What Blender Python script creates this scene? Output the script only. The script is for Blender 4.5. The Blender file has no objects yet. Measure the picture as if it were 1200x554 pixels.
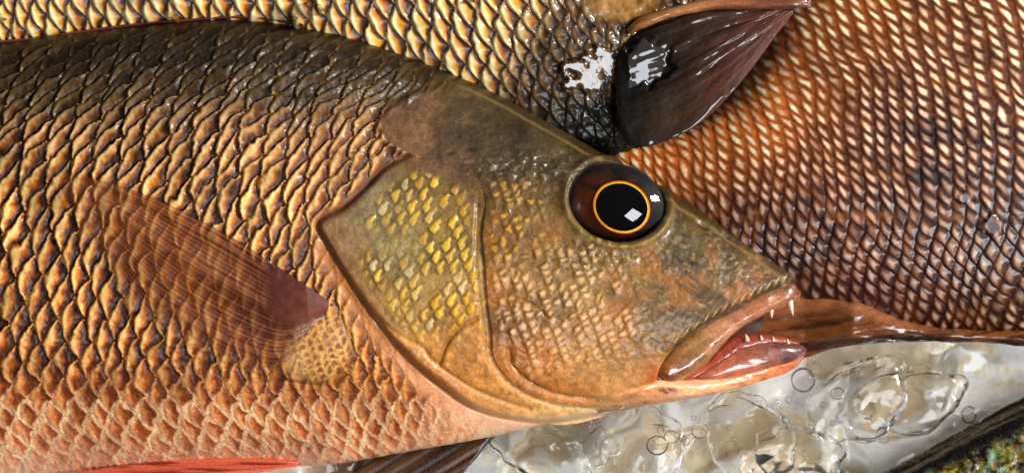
import bpy, math, random
import numpy as np

# ---------------------------------------------------------------- units: 1 unit of design = 0.3 mm
S = 0.0003
CX, CY = 600.0, 277.0
random.seed(4)
scene = bpy.context.scene
COL = scene.collection

def W(x, y, z):
    return ((x - CX) * S, (CY - y) * S, z * S)

# ---------------------------------------------------------------- numeric helpers
def lin(c):
    c = np.asarray(c, dtype=float) / 255.0
    return np.where(c <= 0.04045, c / 12.92, ((c + 0.055) / 1.055) ** 2.4)

def ss(a, b, x):
    t = np.clip((x - a) / (b - a), 0, 1)
    return t * t * (3 - 2 * t)

def hash2(i, j, k=0):
    i = i.astype(np.int64); j = j.astype(np.int64)
    h = (i * 374761393 + j * 668265263 + k * 974634777) & 0xFFFFFFFF
    h = ((h ^ (h >> 13)) * 1274126177) & 0xFFFFFFFF
    h = ((h ^ (h >> 16)) * 2246822519) & 0xFFFFFFFF
    h = h ^ (h >> 15)
    return (h & 0xFFFFFF) / float(0xFFFFFF)

def vnoise(x, y, k=0):
    i = np.floor(x); j = np.floor(y)
    fx = x - i; fy = y - j
    fx = fx * fx * fx * (fx * (fx * 6 - 15) + 10); fy = fy * fy * fy * (fy * (fy * 6 - 15) + 10)
    a = hash2(i, j, k); b = hash2(i + 1, j, k); c = hash2(i, j + 1, k); d = hash2(i + 1, j + 1, k)
    return (a * (1 - fx) + b * fx) * (1 - fy) + (c * (1 - fx) + d * fx) * fy

def fbm(x, y, n=4, k=0, gain=0.5):
    s = 0; a = 1.0; t = 0
    for o in range(n):
        s = s + a * vnoise(x * 2 ** o + 17.3 * o, y * 2 ** o - 9.1 * o, k + o)
        t += a; a *= gain
    return s / t

def spline(pts, n):
    """Catmull-Rom through pts, resampled evenly by arc length to n points."""
    p = np.array(pts, float)
    q = np.vstack([2 * p[0] - p[1], p, 2 * p[-1] - p[-2]])
    out = []
    for i in range(len(p) - 1):
        t = np.linspace(0, 1, 24, endpoint=False)[:, None]
        a, b, c, d = q[i], q[i + 1], q[i + 2], q[i + 3]
        out.append(0.5 * (2 * b + (c - a) * t + (2 * a - 5 * b + 4 * c - d) * t * t + (3 * b - a - 3 * c + d) * t ** 3))
    out.append(p[-1:])
    o = np.vstack(out)
    l = np.concatenate([[0], np.cumsum(np.linalg.norm(np.diff(o, axis=0), axis=1))])
    u = np.linspace(0, l[-1], n)
    return np.stack([np.interp(u, l, o[:, k]) for k in range(o.shape[1])], 1)

def curve_fn(pts, smooth=True):
    """y as a function of x through the points."""
    o = spline(pts, 600) if smooth else np.array(pts, float)
    xs = np.maximum.accumulate(o[:, 0] + np.arange(len(o)) * 1e-6)
    ys = o[:, 1]
    return lambda x: np.interp(x, xs, ys)

def sd_poly(x, y, poly, closed=True):
    """signed distance, positive inside."""
    p = np.array(poly, float)
    q = np.roll(p, -1, 0)
    d = np.full(x.shape, 1e9); ins = np.zeros(x.shape, bool)
    m = len(p) if closed else len(p) - 1
    for k in range(m):
        a = p[k]; b = q[k]
        e = b - a
        t = np.clip(((x - a[0]) * e[0] + (y - a[1]) * e[1]) / max(e @ e, 1e-9), 0, 1)
        dd = (x - a[0] - t * e[0]) ** 2 + (y - a[1] - t * e[1]) ** 2
        d = np.minimum(d, dd)
        if closed and a[1] != b[1]:
            c = ((a[1] > y) != (b[1] > y)) & (x < (b[0] - a[0]) * (y - a[1]) / (b[1] - a[1]) + a[0])
            ins ^= c
    d = np.sqrt(d)
    return np.where(ins, d, -d) if closed else d

def idw(x, y, pts, sig):
    """soft blend of pigment colours given at (x, y, r, g, b)."""
    num = np.zeros(x.shape + (3,)); den = np.zeros(x.shape)
    for px, py, r, g, b in pts:
        d2 = (x - px) ** 2 + (y - py) ** 2
        w = np.exp(-d2 / (2 * sig * sig)) + 1e-5 / (1 + d2 / sig / sig)
        num += w[..., None] * lin((r, g, b)); den += w
    return num / den[..., None]

def ycol(y, ys, cols):
    c = lin(np.array(cols))
    return np.stack([np.interp(y, ys, c[:, k]) for k in range(3)], -1)

def mix(a, b, t):
    t = np.asarray(t)[..., None]
    return a * (1 - t) + b * t

def tip_edge(v):
    a = np.abs(v)
    return 1 - 0.5 * (0.35 * a + 0.65 * a * a) 

def scales(U, V):
    """overlapping scales: U grows towards the tail, V across. Returns d (0 at the free edge .. 1 at the covered base), v, random id values."""
    best = None
    j0 = np.floor(V)
    for dj in (0, 1):
        j = j0 + dj
        v = V - j
        off = 0.5 * np.mod(j, 2)
        ue = tip_edge(v)
        i = np.ceil(U - ue - off)
        c = i + off
        d = ue - (U - c)
        if best is None:
            best = [c, d, v, i, j]
        else:
            m = c < best[0]
            best = [np.where(m, n, o) for n, o in zip((c, d, v, i, j), best)]
    c, d, v, i, j = best
    return d, v, hash2(i, j, 3), hash2(i, j, 8)

def spind(d, v, w=0.9):
    # pale part of a scale is a spindle: it narrows to nothing at the sides
    return d / np.clip(0.5 + tip_edge(v) - tip_edge(1 - np.abs(v)), 0.14, 1)

# ---------------------------------------------------------------- mesh helpers
PIG = 0.3   # spread between light and dark pigment
def mesh_obj(name, verts, faces, mat, parent=None, cols=None, aux=None, smooth=True):
    me = bpy.data.meshes.new(name)
    verts = np.asarray(verts, dtype=np.float32)
    faces = [np.asarray(f, dtype=np.int32) for f in (faces if isinstance(faces, list) else [faces])]
    idx = np.concatenate([f.ravel() for f in faces])
    tot = np.concatenate([np.full(len(f), f.shape[1], np.int32) for f in faces])
    st = np.concatenate([[0], np.cumsum(tot)[:-1]]).astype(np.int32)
    me.vertices.add(len(verts)); me.vertices.foreach_set('co', verts.ravel())
    me.loops.add(len(idx)); me.loops.foreach_set('vertex_index', idx)
    me.polygons.add(len(tot)); me.polygons.foreach_set('loop_start', st)
    me.polygons.foreach_set('loop_total', tot)
    me.update(calc_edges=True); me.validate()
    if smooth:
        me.polygons.foreach_set('use_smooth', np.ones(len(me.polygons), bool))
    if cols is not None:
        a = me.color_attributes.new('Col', 'FLOAT_COLOR', 'POINT')
        c4 = np.ones((len(verts), 4), np.float32); lum = (cols @ np.array([0.3, 0.55, 0.15]))[:, None]; k = np.clip(lum / 0.22, 0.02, 4) ** PIG
        c4[:, :3] = np.clip((lum + (cols - lum) * 1.08) * k, 0.002, 0.92)
        a.data.foreach_set('color', c4.ravel())
    if aux is not None:
        for k, val in aux.items():
            a = me.attributes.new(k, 'FLOAT', 'POINT')
            a.data.foreach_set('value', np.asarray(val, np.float32).ravel())
    me.materials.append(mat)
    o = bpy.data.objects.new(name, me); COL.objects.link(o)
    if parent is not None:
        o.parent = parent
        o.matrix_parent_inverse = parent.matrix_basis.inverted()
    return o

def grid_faces(ns, nt, cyc=False):
    i = np.arange(ns - 1)[:, None]
    j = np.arange(nt if cyc else nt - 1)[None, :]
    jn = (j + 1) % nt
    a = i * nt + j; b = (i + 1) * nt + j; c = (i + 1) * nt + jn; d = i * nt + jn
    return np.stack([x + 0 * (a) for x in (a, d, c, b)], -1).reshape(-1, 4)

def normals_of(X, Y, Z):
    P = np.stack([X, -Y, Z], -1)
    gs = np.gradient(P, axis=0); gt = np.gradient(P, axis=1)
    n = np.cross(gs, gt)
    n /= np.linalg.norm(n, axis=-1, keepdims=True) + 1e-9
    n *= np.sign(n[..., 2:3] + 1e-9)
    n[..., 2] = np.abs(n[..., 2])
    return n

def shell(name, X, Y, Z, zback, mat, parent=None, disp=None, cols=None, aux=None, nb=10):
    """closed solid: front sheet X,Y,Z (ns x nt) plus a coarse back sheet; zback(f, s-index) gives the back height."""
    ns, nt = X.shape
    if disp is not None:
        n = normals_of(X, Y, Z)
        X = X + n[..., 0] * disp; Y = Y - n[..., 1] * disp; Z = Z + n[..., 2] * disp
    fb = np.linspace(1, 0, nb + 2)[1:-1]
    f2 = 0.5 - 0.5 * np.cos(np.pi * fb)
    j = f2 * (nt - 1)
    j0 = np.round(j).astype(int)
    XB, YB = X[:, j0], Y[:, j0]
    ZB = zback(XB, YB, Z[:, j0])
    XX = np.concatenate([X, XB], 1); YY = np.concatenate([Y, YB], 1); ZZ = np.concatenate([Z, ZB], 1)
    n2 = nt + nb
    V = np.stack([(XX - CX) * S, (CY - YY) * S, ZZ * S], -1).reshape(-1, 3)
    F = [grid_faces(ns, n2, True)]
    F.append(np.arange(n2)[None, :]); F.append((np.arange(n2)[::-1] + (ns - 1) * n2)[None, :])
    C = None
    if cols is not None:
        C = np.concatenate([cols, cols[:, j0]], 1).reshape(-1, 3)
    A = None
    if aux is not None:
        A = {k: np.concatenate([v, v[:, j0]], 1).ravel() for k, v in aux.items()}
    return mesh_obj(name, V, F, mat, parent, C, A)

def frac(nt, lin_part=0.5):
    w = np.linspace(0, 1, nt)
    return lin_part * w + (1 - lin_part) * (0.5 - 0.5 * np.cos(np.pi * w))

def pillow(name, A, B, ns, nt, z0, h, mat, parent=None, colfn=None, dispfn=None, back=0.8, power=0.5, endtaper=0.12, lp=0.35, zslope=None, nb=8):
    """flattened rounded body between the curves A and B (each a list of points)."""
    a = spline(A, ns); b = spline(B, ns)
    f = frac(nt, lp)[None, :]
    X = a[:, :1] + (b[:, :1] - a[:, :1]) * f
    Y = a[:, 1:2] + (b[:, 1:2] - a[:, 1:2]) * f
    s = np.linspace(0, 1, ns)[:, None] + 0 * f
    F = f + 0 * s
    hh = h if callable(h) else (lambda s: h + 0 * s)
    zz = z0 if callable(z0) else (lambda x, y: z0 + 0 * x)
    end = np.clip(np.minimum(s, 1 - s) / max(endtaper, 1e-6), 0, 1)
    end = np.sqrt(np.clip(1 - (1 - end) ** 2, 0, 1))
    prof = np.clip(1 - np.abs(2 * F - 1) ** 2.2, 0, 1) ** power * end
    base = zz(X, Y)
    Z = base + hh(s) * prof
    cols = colfn(X, Y, s, F) if colfn else None
    d = dispfn(X, Y, s, F) * ss(0, 0.25, prof) if dispfn else None
    hb = back
    def zb(xb, yb, zf):
        return zz(xb, yb) - hb * np.maximum(zf - zz(xb, yb), 0.3)
    return shell(name, X, Y, Z, zb, mat, parent, d, cols, None, nb)

# ---------------------------------------------------------------- materials
def new_mat(name):
    m = bpy.data.materials.new(name); m.use_nodes = True
    nt = m.node_tree; nt.nodes.clear()
    out = nt.nodes.new('ShaderNodeOutputMaterial')
    return m, nt, out

def L(nt, a, b): nt.links.new(a, b)

def noise(nt, scale, detail=3.0, rough=0.55, coord=None):
    if coord is None:
        coord = nt.nodes.new('ShaderNodeTexCoord').outputs['Object']
    n = nt.nodes.new('ShaderNodeTexNoise')
    n.inputs['Scale'].default_value = scale; n.inputs['Detail'].default_value = detail
    n.inputs['Roughness'].default_value = rough
    L(nt, coord, n.inputs['Vector'])
    return n.outputs['Fac']

def maprange(nt, v, a, b, c, d):
    n = nt.nodes.new('ShaderNodeMapRange')
    for k, x in zip(('From Min', 'From Max', 'To Min', 'To Max'), (a, b, c, d)):
        n.inputs[k].default_value = x
    L(nt, v, n.inputs['Value'])
    return n.outputs['Result']

def skin_mat(name, rough=0.35, coat=0.6, coat_rough=0.12, grain=0.5, grain_scale=1100, bump=0.25, spec=0.5, color=None, sub=0.0, fine=2600, metal=0.0, coat_bump=False):
    """wet fish skin: pigment from the mesh, fine glittery grain, glossy wet film."""
    m, nt, out = new_mat(name)
    p = nt.nodes.new('ShaderNodeBsdfPrincipled')
    if color is None:
        a = nt.nodes.new('ShaderNodeAttribute'); a.attribute_name = 'Col'; c = a.outputs['Color']
    else:
        r = nt.nodes.new('ShaderNodeRGB'); r.outputs[0].default_value = (*lin(color), 1); c = r.outputs[0]
    g1 = noise(nt, grain_scale, 2.5, 0.7)
    g2 = noise(nt, fine, 1.0, 0.6)
    add = nt.nodes.new('ShaderNodeMath'); add.operation = 'ADD'
    L(nt, g1, add.inputs[0]); L(nt, g2, add.inputs[1])
    f = maprange(nt, add.outputs[0], 0.78, 1.22, 1 - grain, 1 + grain)
    vm = nt.nodes.new('ShaderNodeVectorMath'); vm.operation = 'SCALE'
    L(nt, c, vm.inputs[0]); L(nt, f, vm.inputs['Scale'])
    L(nt, vm.outputs[0], p.inputs['Base Color'])
    rr = maprange(nt, g1, 0.3, 0.7, max(rough - 0.12, 0.02), rough + 0.15)
    L(nt, rr, p.inputs['Roughness'])
    p.inputs['Specular IOR Level'].default_value = spec
    p.inputs['Coat Weight'].default_value = coat; p.inputs['Coat Roughness'].default_value = coat_rough
    p.inputs['Metallic'].default_value = metal
    if sub:
        p.inputs['Subsurface Weight'].default_value = sub
        p.inputs['Subsurface Radius'].default_value = (1, 0.4, 0.2)
        p.inputs['Subsurface Scale'].default_value = 0.002
    b = nt.nodes.new('ShaderNodeBump'); b.inputs['Strength'].default_value = bump; b.inputs['Distance'].default_value = 0.0004
    L(nt, add.outputs[0], b.inputs['Height'])
    L(nt, b.outputs[0], p.inputs['Normal'])
    if coat_bump:
        b2 = nt.nodes.new('ShaderNodeBump'); b2.inputs['Strength'].default_value = 0.25; b2.inputs['Distance'].default_value = 0.0006
        L(nt, noise(nt, 420, 2.0), b2.inputs['Height'])
        L(nt, b2.outputs[0], p.inputs['Coat Normal'])
    L(nt, p.outputs[0], out.inputs[0])
    return m

M_SKIN = skin_mat('wet_fish_skin', rough=0.42, coat=0.12, coat_rough=0.16, spec=0.3, grain=0.24, bump=0.14)
M_COVER = skin_mat('gill_cover_skin', rough=0.4, coat=0.15, coat_rough=0.16, spec=0.3, grain=0.24, bump=0.14)
M_GOLD = skin_mat('golden_scales', rough=0.4, coat=0.25, coat_rough=0.1, spec=0.3, grain=0.18, bump=0.12, grain_scale=800)
M_BRONZE = skin_mat('bronze_scales', rough=0.36, coat=0.4, coat_rough=0.12, spec=0.35, grain=0.25, bump=0.15, grain_scale=700)
M_LIP = skin_mat('wet_lip_skin', rough=0.3, coat=0.9, coat_rough=0.06, grain=0.2, bump=0.08, sub=0.15)
M_GUM = skin_mat('red_gum', rough=0.3, coat=0.9, coat_rough=0.08, grain=0.2, bump=0.1, sub=0.1)
M_TOOTH = skin_mat('tooth_enamel', rough=0.2, coat=0.8, coat_rough=0.05, grain=0.06, bump=0.02, color=(226, 190, 166), sub=0.3)
M_FIN = skin_mat('wet_fin', rough=0.3, coat=0.9, coat_rough=0.07, grain=0.2, bump=0.12)
M_DARKFIN = skin_mat('dark_wet_fin', rough=0.5, coat=0.9, coat_rough=0.04, grain=0.3, bump=0.2, spec=0.2)
M_IRID = skin_mat('iridescent_skin', rough=0.25, coat=0.7, coat_rough=0.1, grain=0.5, bump=0.5, grain_scale=520)

def fin_film():
    """thin see-through fin membrane: opacity from the mesh attribute."""
    m, nt, out = new_mat('fin_membrane')
    p = nt.nodes.new('ShaderNodeBsdfPrincipled')
    a = nt.nodes.new('ShaderNodeAttribute'); a.attribute_name = 'Col'
    L(nt, a.outputs['Color'], p.inputs['Base Color'])
    al = nt.nodes.new('ShaderNodeAttribute'); al.attribute_name = 'opac'
    L(nt, al.outputs['Fac'], p.inputs['Alpha'])
    p.inputs['Roughness'].default_value = 0.3
    p.inputs['Coat Weight'].default_value = 0.8; p.inputs['Coat Roughness'].default_value = 0.08
    b = nt.nodes.new('ShaderNodeBump'); b.inputs['Strength'].default_value = 0.15; b.inputs['Distance'].default_value = 0.0005
    L(nt, noise(nt, 500, 2.0), b.inputs['Height']); L(nt, b.outputs[0], p.inputs['Normal'])
    L(nt, p.outputs[0], out.inputs[0])
    return m
M_FILM = fin_film()
M_FILM_DULL = M_FILM.copy(); M_FILM_DULL.name = 'fleshy_fin_base'
for _k, _v in (('Coat Weight', 0.0), ('Specular IOR Level', 0.2), ('Roughness', 0.5)):
    M_FILM_DULL.node_tree.nodes['Principled BSDF'].inputs[_k].default_value = _v

def clear_film(name, ior=1.4, rough=0.02, tint=(1, 1, 1)):
    """thin clear skin (cornea, bubble): fresnel mirror over see-through."""
    m, nt, out = new_mat(name)
    t = nt.nodes.new('ShaderNodeBsdfTransparent'); t.inputs[0].default_value = (*tint, 1)
    g = nt.nodes.new('ShaderNodeBsdfGlossy'); g.inputs['Roughness'].default_value = rough
    f = nt.nodes.new('ShaderNodeFresnel'); f.inputs['IOR'].default_value = ior
    x = nt.nodes.new('ShaderNodeMixShader')
    L(nt, f.outputs[0], x.inputs[0]); L(nt, t.outputs[0], x.inputs[1]); L(nt, g.outputs[0], x.inputs[2])
    L(nt, x.outputs[0], out.inputs[0])
    return m
M_CORNEA = clear_film('cornea_film', 1.62, 0.01)
M_BUBBLE = clear_film('bubble_film', 1.3, 0.02, (0.97, 0.96, 0.94))

def water_mat():
    m, nt, out = new_mat('melt_water')
    p = nt.nodes.new('ShaderNodeBsdfPrincipled')
    p.inputs['Base Color'].default_value = (0.97, 0.95, 0.92, 1)
    p.inputs['Roughness'].default_value = 0.02
    p.inputs['Transmission Weight'].default_value = 1.0
    p.inputs['IOR'].default_value = 1.33
    L(nt, p.outputs[0], out.inputs[0])
    return m
M_WATER = water_mat()
M_TRAY = skin_mat('crushed_ice', rough=0.4, coat=0.3, coat_rough=0.1, grain=0.06, bump=0.08, grain_scale=200, fine=600)

def thing(name, label, cat, loc, group=None):
    o = bpy.data.objects.new(name, None); COL.objects.link(o)
    o.location = loc; o['label'] = label; o['category'] = cat
    o.empty_display_size = 0.02
    if group: o['group'] = group
    bpy.context.view_layer.update()
    return o

# ================================================================ MAIN SNAPPER
main = thing('snapper', 'large golden brown snapper in front with open mouth, small teeth and wide black eye', 'fish', W(300, 300, 0))

TOP = curve_fn([(-120, 62), (-60, 55), (0, 47), (60, 38), (140, 29), (210, 22), (270, 20), (340, 27), (420, 45), (500, 73), (560, 98), (620, 130), (680, 164), (730, 192), (790, 230), (840, 262), (880, 290), (912, 313), (934, 330), (950, 345)])
BOTS = curve_fn([(-120, 575), (-60, 570), (0, 563), (100, 556), (200, 552), (300, 549), (350, 547), (400, 543), (470, 531), (540, 519), (600, 507), (640, 498), (690, 489), (740, 480), (790, 470), (840, 460), (890, 446), (925, 432), (950, 412)])
BCUT_R = curve_fn([(764, 462), (768, 436), (776, 420), (795, 400), (830, 376), (880, 351), (915, 336), (936, 333)])
def BCUT(x):
    k = ss(795, 878, x)
    return BOTS(x) * (1 - k) + BCUT_R(x) * k
HALF = curve_fn([(-120, 92), (0, 96), (200, 102), (400, 100), (560, 90), (680, 76), (780, 60), (860, 45), (920, 30), (950, 20)])
ZM = 95.0
def zbase(x, y):
    a = TOP(x); b = BOTS(x)
    m = 0.5 * (a + b); hf = np.maximum(0.5 * (b - a), 1)
    t = np.clip(np.abs((y - m) / hf), 0, 1)
    return ZM + HALF(x) * np.sqrt(np.clip(1 - t ** 2.15, 0, 1))

HEAD = spline([(600, 60), (548, 97), (510, 107), (472, 120), (447, 143), (452, 166), (476, 182), (505, 190), (535, 201), (558, 216), (566, 240), (563, 275), (566, 310), (569, 355), (574, 392), (574, 408), (582, 428), (606, 452), (648, 469), (700, 474), (760, 470)], 120)
HEAD = np.vstack([HEAD, [(1100, 470), (1100, -50), (600, -50)]])
COVER_PTS = [(486, 180), (455, 197), (430, 222), (404, 245), (377, 261), (388, 288), (415, 332), (443, 373), (480, 417), (520, 452), (562, 479), (620, 493), (670, 493), (705, 485)]
COVER = np.vstack([spline(COVER_PTS, 90), [(720, 462), (660, 455), (615, 435), (590, 405), (585, 300), (585, 225), (560, 206), (520, 190)]])
PREOP = spline([(566, 236), (563, 275), (566, 310), (569, 355), (574, 392), (574, 408), (582, 428), (606, 452), (648, 469), (700, 474), (745, 471)], 80)
EYE = (721.0, 238.0); EYR = (56.0, 45.5); EYA = math.radians(14)
def eye_r(x, y, k=1.0):
    dx, dy = x - EYE[0], y - EYE[1]
    c, s_ = math.cos(EYA), math.sin(EYA)
    return np.sqrt(((dx * c + dy * s_) / (EYR[0] * k)) ** 2 + ((-dx * s_ + dy * c) / (EYR[1] * k)) ** 2)

YS = [20, 70, 120, 160, 230, 320, 400, 450, 500, 550]
C_TIP = [(112, 92, 62), (124, 102, 66), (150, 124, 76), (184, 154, 106), (202, 174, 114), (200, 164, 98), (204, 156, 94), (206, 154, 98), (218, 160, 116), (232, 174, 142)]
C_MID = [(78, 60, 38), (80, 60, 34), (116, 80, 42), (172, 102, 46), (196, 106, 32), (190, 98, 28), (184, 98, 38), (192, 100, 46), (202, 114, 72), (222, 146, 112)]
C_DRK = [(42, 31, 20), (44, 31, 18), (58, 38, 22), (88, 54, 32), (94, 48, 24), (86, 40, 16), (104, 50, 22), (122, 58, 24), (168, 84, 46), (210, 128, 96)]  # scale-base browns: pigment plus painted shade beside the overlapping tip
# a smooth coordinate for the scale rows (finer towards the back and the belly)
_ys = np.linspace(-20, 600, 800)
_pitch = np.interp(_ys, [0, 40, 100, 180, 300, 420, 470, 520, 560], [11, 13, 19, 25, 27, 24, 20, 16, 13])
_V = np.concatenate([[0], np.cumsum(np.diff(_ys) / (0.5 * (_pitch[1:] + _pitch[:-1])))])
_slope = np.interp(_ys, [0, 50, 110, 180, 260, 340, 420, 470, 520, 560], [1.5, 1.25, 0.95, 0.6, 0.38, 0.2, 0.05, -0.12, -0.35, -0.45])
_SH = np.concatenate([[0], np.cumsum(np.diff(_ys) * 0.5 * (_slope[1:] + _slope[:-1]))])
def lattice(x, y):
    wx = (fbm(x / 90, y / 90, 2, 21) - 0.5) * 16; wy = (fbm(x / 90, y / 90, 2, 31) - 0.5) * 14
    wx = wx + (fbm(x / 18, y / 18, 2, 23) - 0.5) * 8 + (fbm(x / 5, y / 5, 2, 27) - 0.5) * 3
    wy = wy + (fbm(x / 18, y / 18, 2, 33) - 0.5) * 9
    xx = x + wx; yy = y + wy + 6 * np.sin((x - 100) / 170.0)
    # U grows towards the tail (left) and leans with the back
    xs = xx + np.interp(yy, _ys, _SH)
    # spacing shrinks near the head
    k = np.array([-900, 100, 260, 400, 520, 800, 1600]); p = np.array([28, 28, 27, 23, 19, 17, 17])
    xi = np.linspace(-900, 1600, 1200); dens = 1 / np.interp(xi, k + 250, p)
    cum = np.concatenate([[0], np.cumsum(0.5 * (dens[1:] + dens[:-1]) * np.diff(xi))])
    U = -np.interp(xs, xi, cum)
    return U, np.interp(yy, _ys, _V)

HEADCOL = [(470, 140, 138, 100, 76), (500, 165, 138, 102, 74), (540, 130, 120, 98, 68), (600, 150, 98, 80, 54), (600, 185, 104, 80, 56), (660, 170, 112, 90, 56), (640, 215, 122, 100, 56),
           (700, 180, 104, 84, 52), (770, 220, 110, 90, 54), (820, 260, 104, 84, 52), (870, 300, 110, 88, 56), (915, 325, 120, 88, 66), (800, 290, 118, 94, 54), (760, 310, 128, 98, 50),
           (840, 340, 122, 96, 56), (700, 310, 130, 100, 50), (620, 250, 138, 104, 54), (600, 300, 154, 108, 62), (640, 350, 164, 124, 72), (700, 380, 160, 118, 68), (760, 380, 134, 100, 50),
           (600, 390, 162, 100, 50), (620, 430, 168, 104, 52), (690, 430, 178, 128, 76), (740, 430, 176, 120, 66), (700, 462, 196, 146, 92), (640, 462, 182, 112, 58), (750, 468, 212, 150, 108)]

def main_fields(X, Y):
    """relief and pigment of the snapper's skin at every point."""
    U, V = lattice(X, Y)
    d, v, r1, r2 = scales(U, V)
    dt = np.interp(Y, [30, 120, 260, 400, 450, 520], [3.0, 4.6, 5.4, 4.2, 1.4, 0.5])
    dn = np.clip(spind(d, v), 0, 1)
    relief = dt * 1.35 * (ss(-0.05, 0.2, dn) * (1 - 0.95 * dn)) * (0.75 + 0.5 * r1)
    relief = relief + 1.3 * (fbm(X / 6, Y / 8, 3, 7) - 0.5) + 1.0 * (fbm(X / 2.6, Y / 2.6, 2, 9) - 0.5)
    dd = spind(d, v, 0.95) + 0.24 * (fbm(X / 9, Y / 9, 3, 5) - 0.5) + 0.16 * (r2 - 0.5)
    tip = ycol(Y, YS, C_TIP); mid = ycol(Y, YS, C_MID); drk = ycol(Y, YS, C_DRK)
    pale_ = ss(0.02, 0.2, dd) * (1 - ss(0.26, 0.5, dd))
    # near the gill the covered bases turn pinkish brown, and the chest goes orange
    near = ss(180, 420, X) * ss(110, 170, Y) * (1 - ss(300, 380, Y))
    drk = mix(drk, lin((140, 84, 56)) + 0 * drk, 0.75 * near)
    mid = mix(mid, lin((190, 130, 76)) + 0 * mid, 0.45 * near * r1)
    chest = ss(330, 420, X) * ss(330, 400, Y) * (1 - ss(440, 520, Y))
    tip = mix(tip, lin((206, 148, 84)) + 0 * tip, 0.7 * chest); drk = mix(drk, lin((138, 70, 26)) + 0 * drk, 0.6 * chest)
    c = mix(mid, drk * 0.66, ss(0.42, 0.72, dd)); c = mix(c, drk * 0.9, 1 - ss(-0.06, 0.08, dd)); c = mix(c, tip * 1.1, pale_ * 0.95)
    # on the back the scales are dark with a thin pale rim; on the belly orange with a pale rim
    rimw = (1 - ss(95, 165, Y)) + ss(415, 480, Y) * 0.9
    rim = mix(drk, mid, 0.5 * r1); ed = np.minimum(d, 0.9 * np.clip(0.5 + tip_edge(v) - tip_edge(1 - np.abs(v)), 0, 1) - d) + 0.07 * (fbm(X / 7, Y / 7, 2, 48) - 0.5)
    low_ = ss(420, 480, Y)
    rim = mix(rim, mix(mix(mid, tip, 0.3), drk * 0.8, ss(0.15, 0.6, dd)), low_)
    rim = mix(rim, mix(tip, lin((232, 186, 144)) + 0 * tip, low_), 1 - ss(0.03, 0.13, d * (1 - low_) + ed * low_))
    c = mix(c, rim, np.clip(rimw, 0, 1) * 0.85)
    lum = 0.5 + 0.5 * fbm(X / 60, Y / 60, 3, 44) + 0.3 * (r1 - 0.5) + 0.5 * fbm(X / 5, Y / 6, 3, 46)
    c = c * lum[..., None]
    # throat: smooth pale pink with orange flecks
    thr = ss(470, 600, X + 0.6 * (Y - 480)) * ss(440, 470, Y)
    relief = relief * (1 - 0.8 * thr)
    fl = ss(0.52, 0.66, fbm(X / 6, Y / 14, 3, 61))
    c = mix(c, mix(lin((232, 182, 146)) + 0 * c, lin((214, 126, 78)) + 0 * c, fl * 0.8), thr)
    # bare smooth shoulder skin around the gill opening and above the fin base
    sdc = sd_poly(X, Y, COVER)
    bare = (ss(-30, -8, sdc) * ss(270, 300, Y) + ss(-11, -3, sdc) * (1 - ss(270, 300, Y))) * ss(170, 200, Y)
    relief = relief * (1 - 0.85 * bare)
    bc = idw(X, Y, [(430, 200, 128, 82, 58), (370, 240, 150, 100, 70), (365, 300, 176, 104, 60), (400, 340, 172, 112, 62), (440, 400, 170, 104, 52), (500, 460, 212, 150, 108), (580, 495, 228, 176, 146), (470, 180, 110, 72, 56)], 40)
    bc = bc * (0.75 + 0.5 * fbm(X / 12, Y / 12, 4, 71))[..., None]
    c = mix(c, bc, bare * 0.9)
    # folds running along the gill slit
    relief = relief + bare * (1.0 * np.sin(sdc / 3.2 + 3 * fbm(X / 50, Y / 50, 2, 75))) * ss(-26, -14, sdc) * ss(250, 300, Y) * (1 - ss(400, 460, Y))
    # small fleshy lobe behind the fin base with fine scales
    lob = np.exp(-(((X - 372) / 46) ** 2 + ((Y - 400) / 46) ** 2) ** 1.6)
    nw = fbm(X / 14, Y / 14, 2, 57) - 0.5
    d3, v3, q1, q2 = scales(-(X + 0.35 * Y + 10 * nw) / 12.0, (Y - 0.2 * X + 8 * nw) / 7.5)
    relief = relief * (1 - 0.9 * lob) + lob * (1.3 * (1 - d3) + 9)
    e3 = np.minimum(d3, np.clip(0.5 + tip_edge(v3) - tip_edge(1 - np.abs(v3)), 0, 1) - d3)
    lc = mix(lin((214, 166, 102)) + 0 * c, lin((142, 84, 36)) + 0 * c, ss(0.06, 0.3, e3 + 0.2 * (fbm(X / 5, Y / 5, 2, 59) - 0.5)))
    crease = np.exp(-(((X - 352) / 24) ** 2 + ((Y - 446 - 0.08 * (X - 352)) / 3.0) ** 2))
    relief = relief - 4 * crease
    pale = np.exp(-(((X - 343) / 20) ** 2 + ((Y - 428) / 24) ** 2))
    lc = mix(lc, lin((226, 184, 132)) + 0 * c, 0.7 * pale)
    c = mix(c, lc, 0.85 * ss(0.1, 0.85, lob))
    # the belly's scale pattern fades into pale skin at the very edge
    edge = ss(515, 550, Y) * (1 - ss(350, 420, X))
    c = mix(c, lin((232, 170, 140)) + 0 * c, 0.5 * edge)
    # dark back
    topd = Y - TOP(X)
    c = mix(c, lin((52, 36, 26)) * (0.7 + 0.7 * fbm(X / 25, Y / 5, 3, 81))[..., None], (1 - ss(4, 16, topd)) * 0.8)
    lat = np.exp(-((Y - (138 - 8 * np.sin(X / 120.0))) / 5.0) ** 2) * (1 - ss(380, 440, X))
    relief = relief + 1.2 * lat * ss(0.5, 0.8, fbm(X / 10, Y / 10, 2, 91))
    relief = relief * ss(0, 26, topd)
    # ---------------- head
    sdh = sd_poly(X, Y, HEAD)
    nape = (1 - ss(185, 215, Y))
    upn = (1 - ss(118, 150, Y)) * nape
    inh = ss(-1.5, 2.5, (sdh + 3 * nape * (fbm(X / 14, Y / 14, 2, 13) - 0.5)) * (1 - upn)) * (1 - upn) + upn * ss(-16, 16, sdh + 20 * (fbm(X / 12, Y / 12, 3, 15) - 0.5))
    ledge = ss(214, 262, Y)
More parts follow.
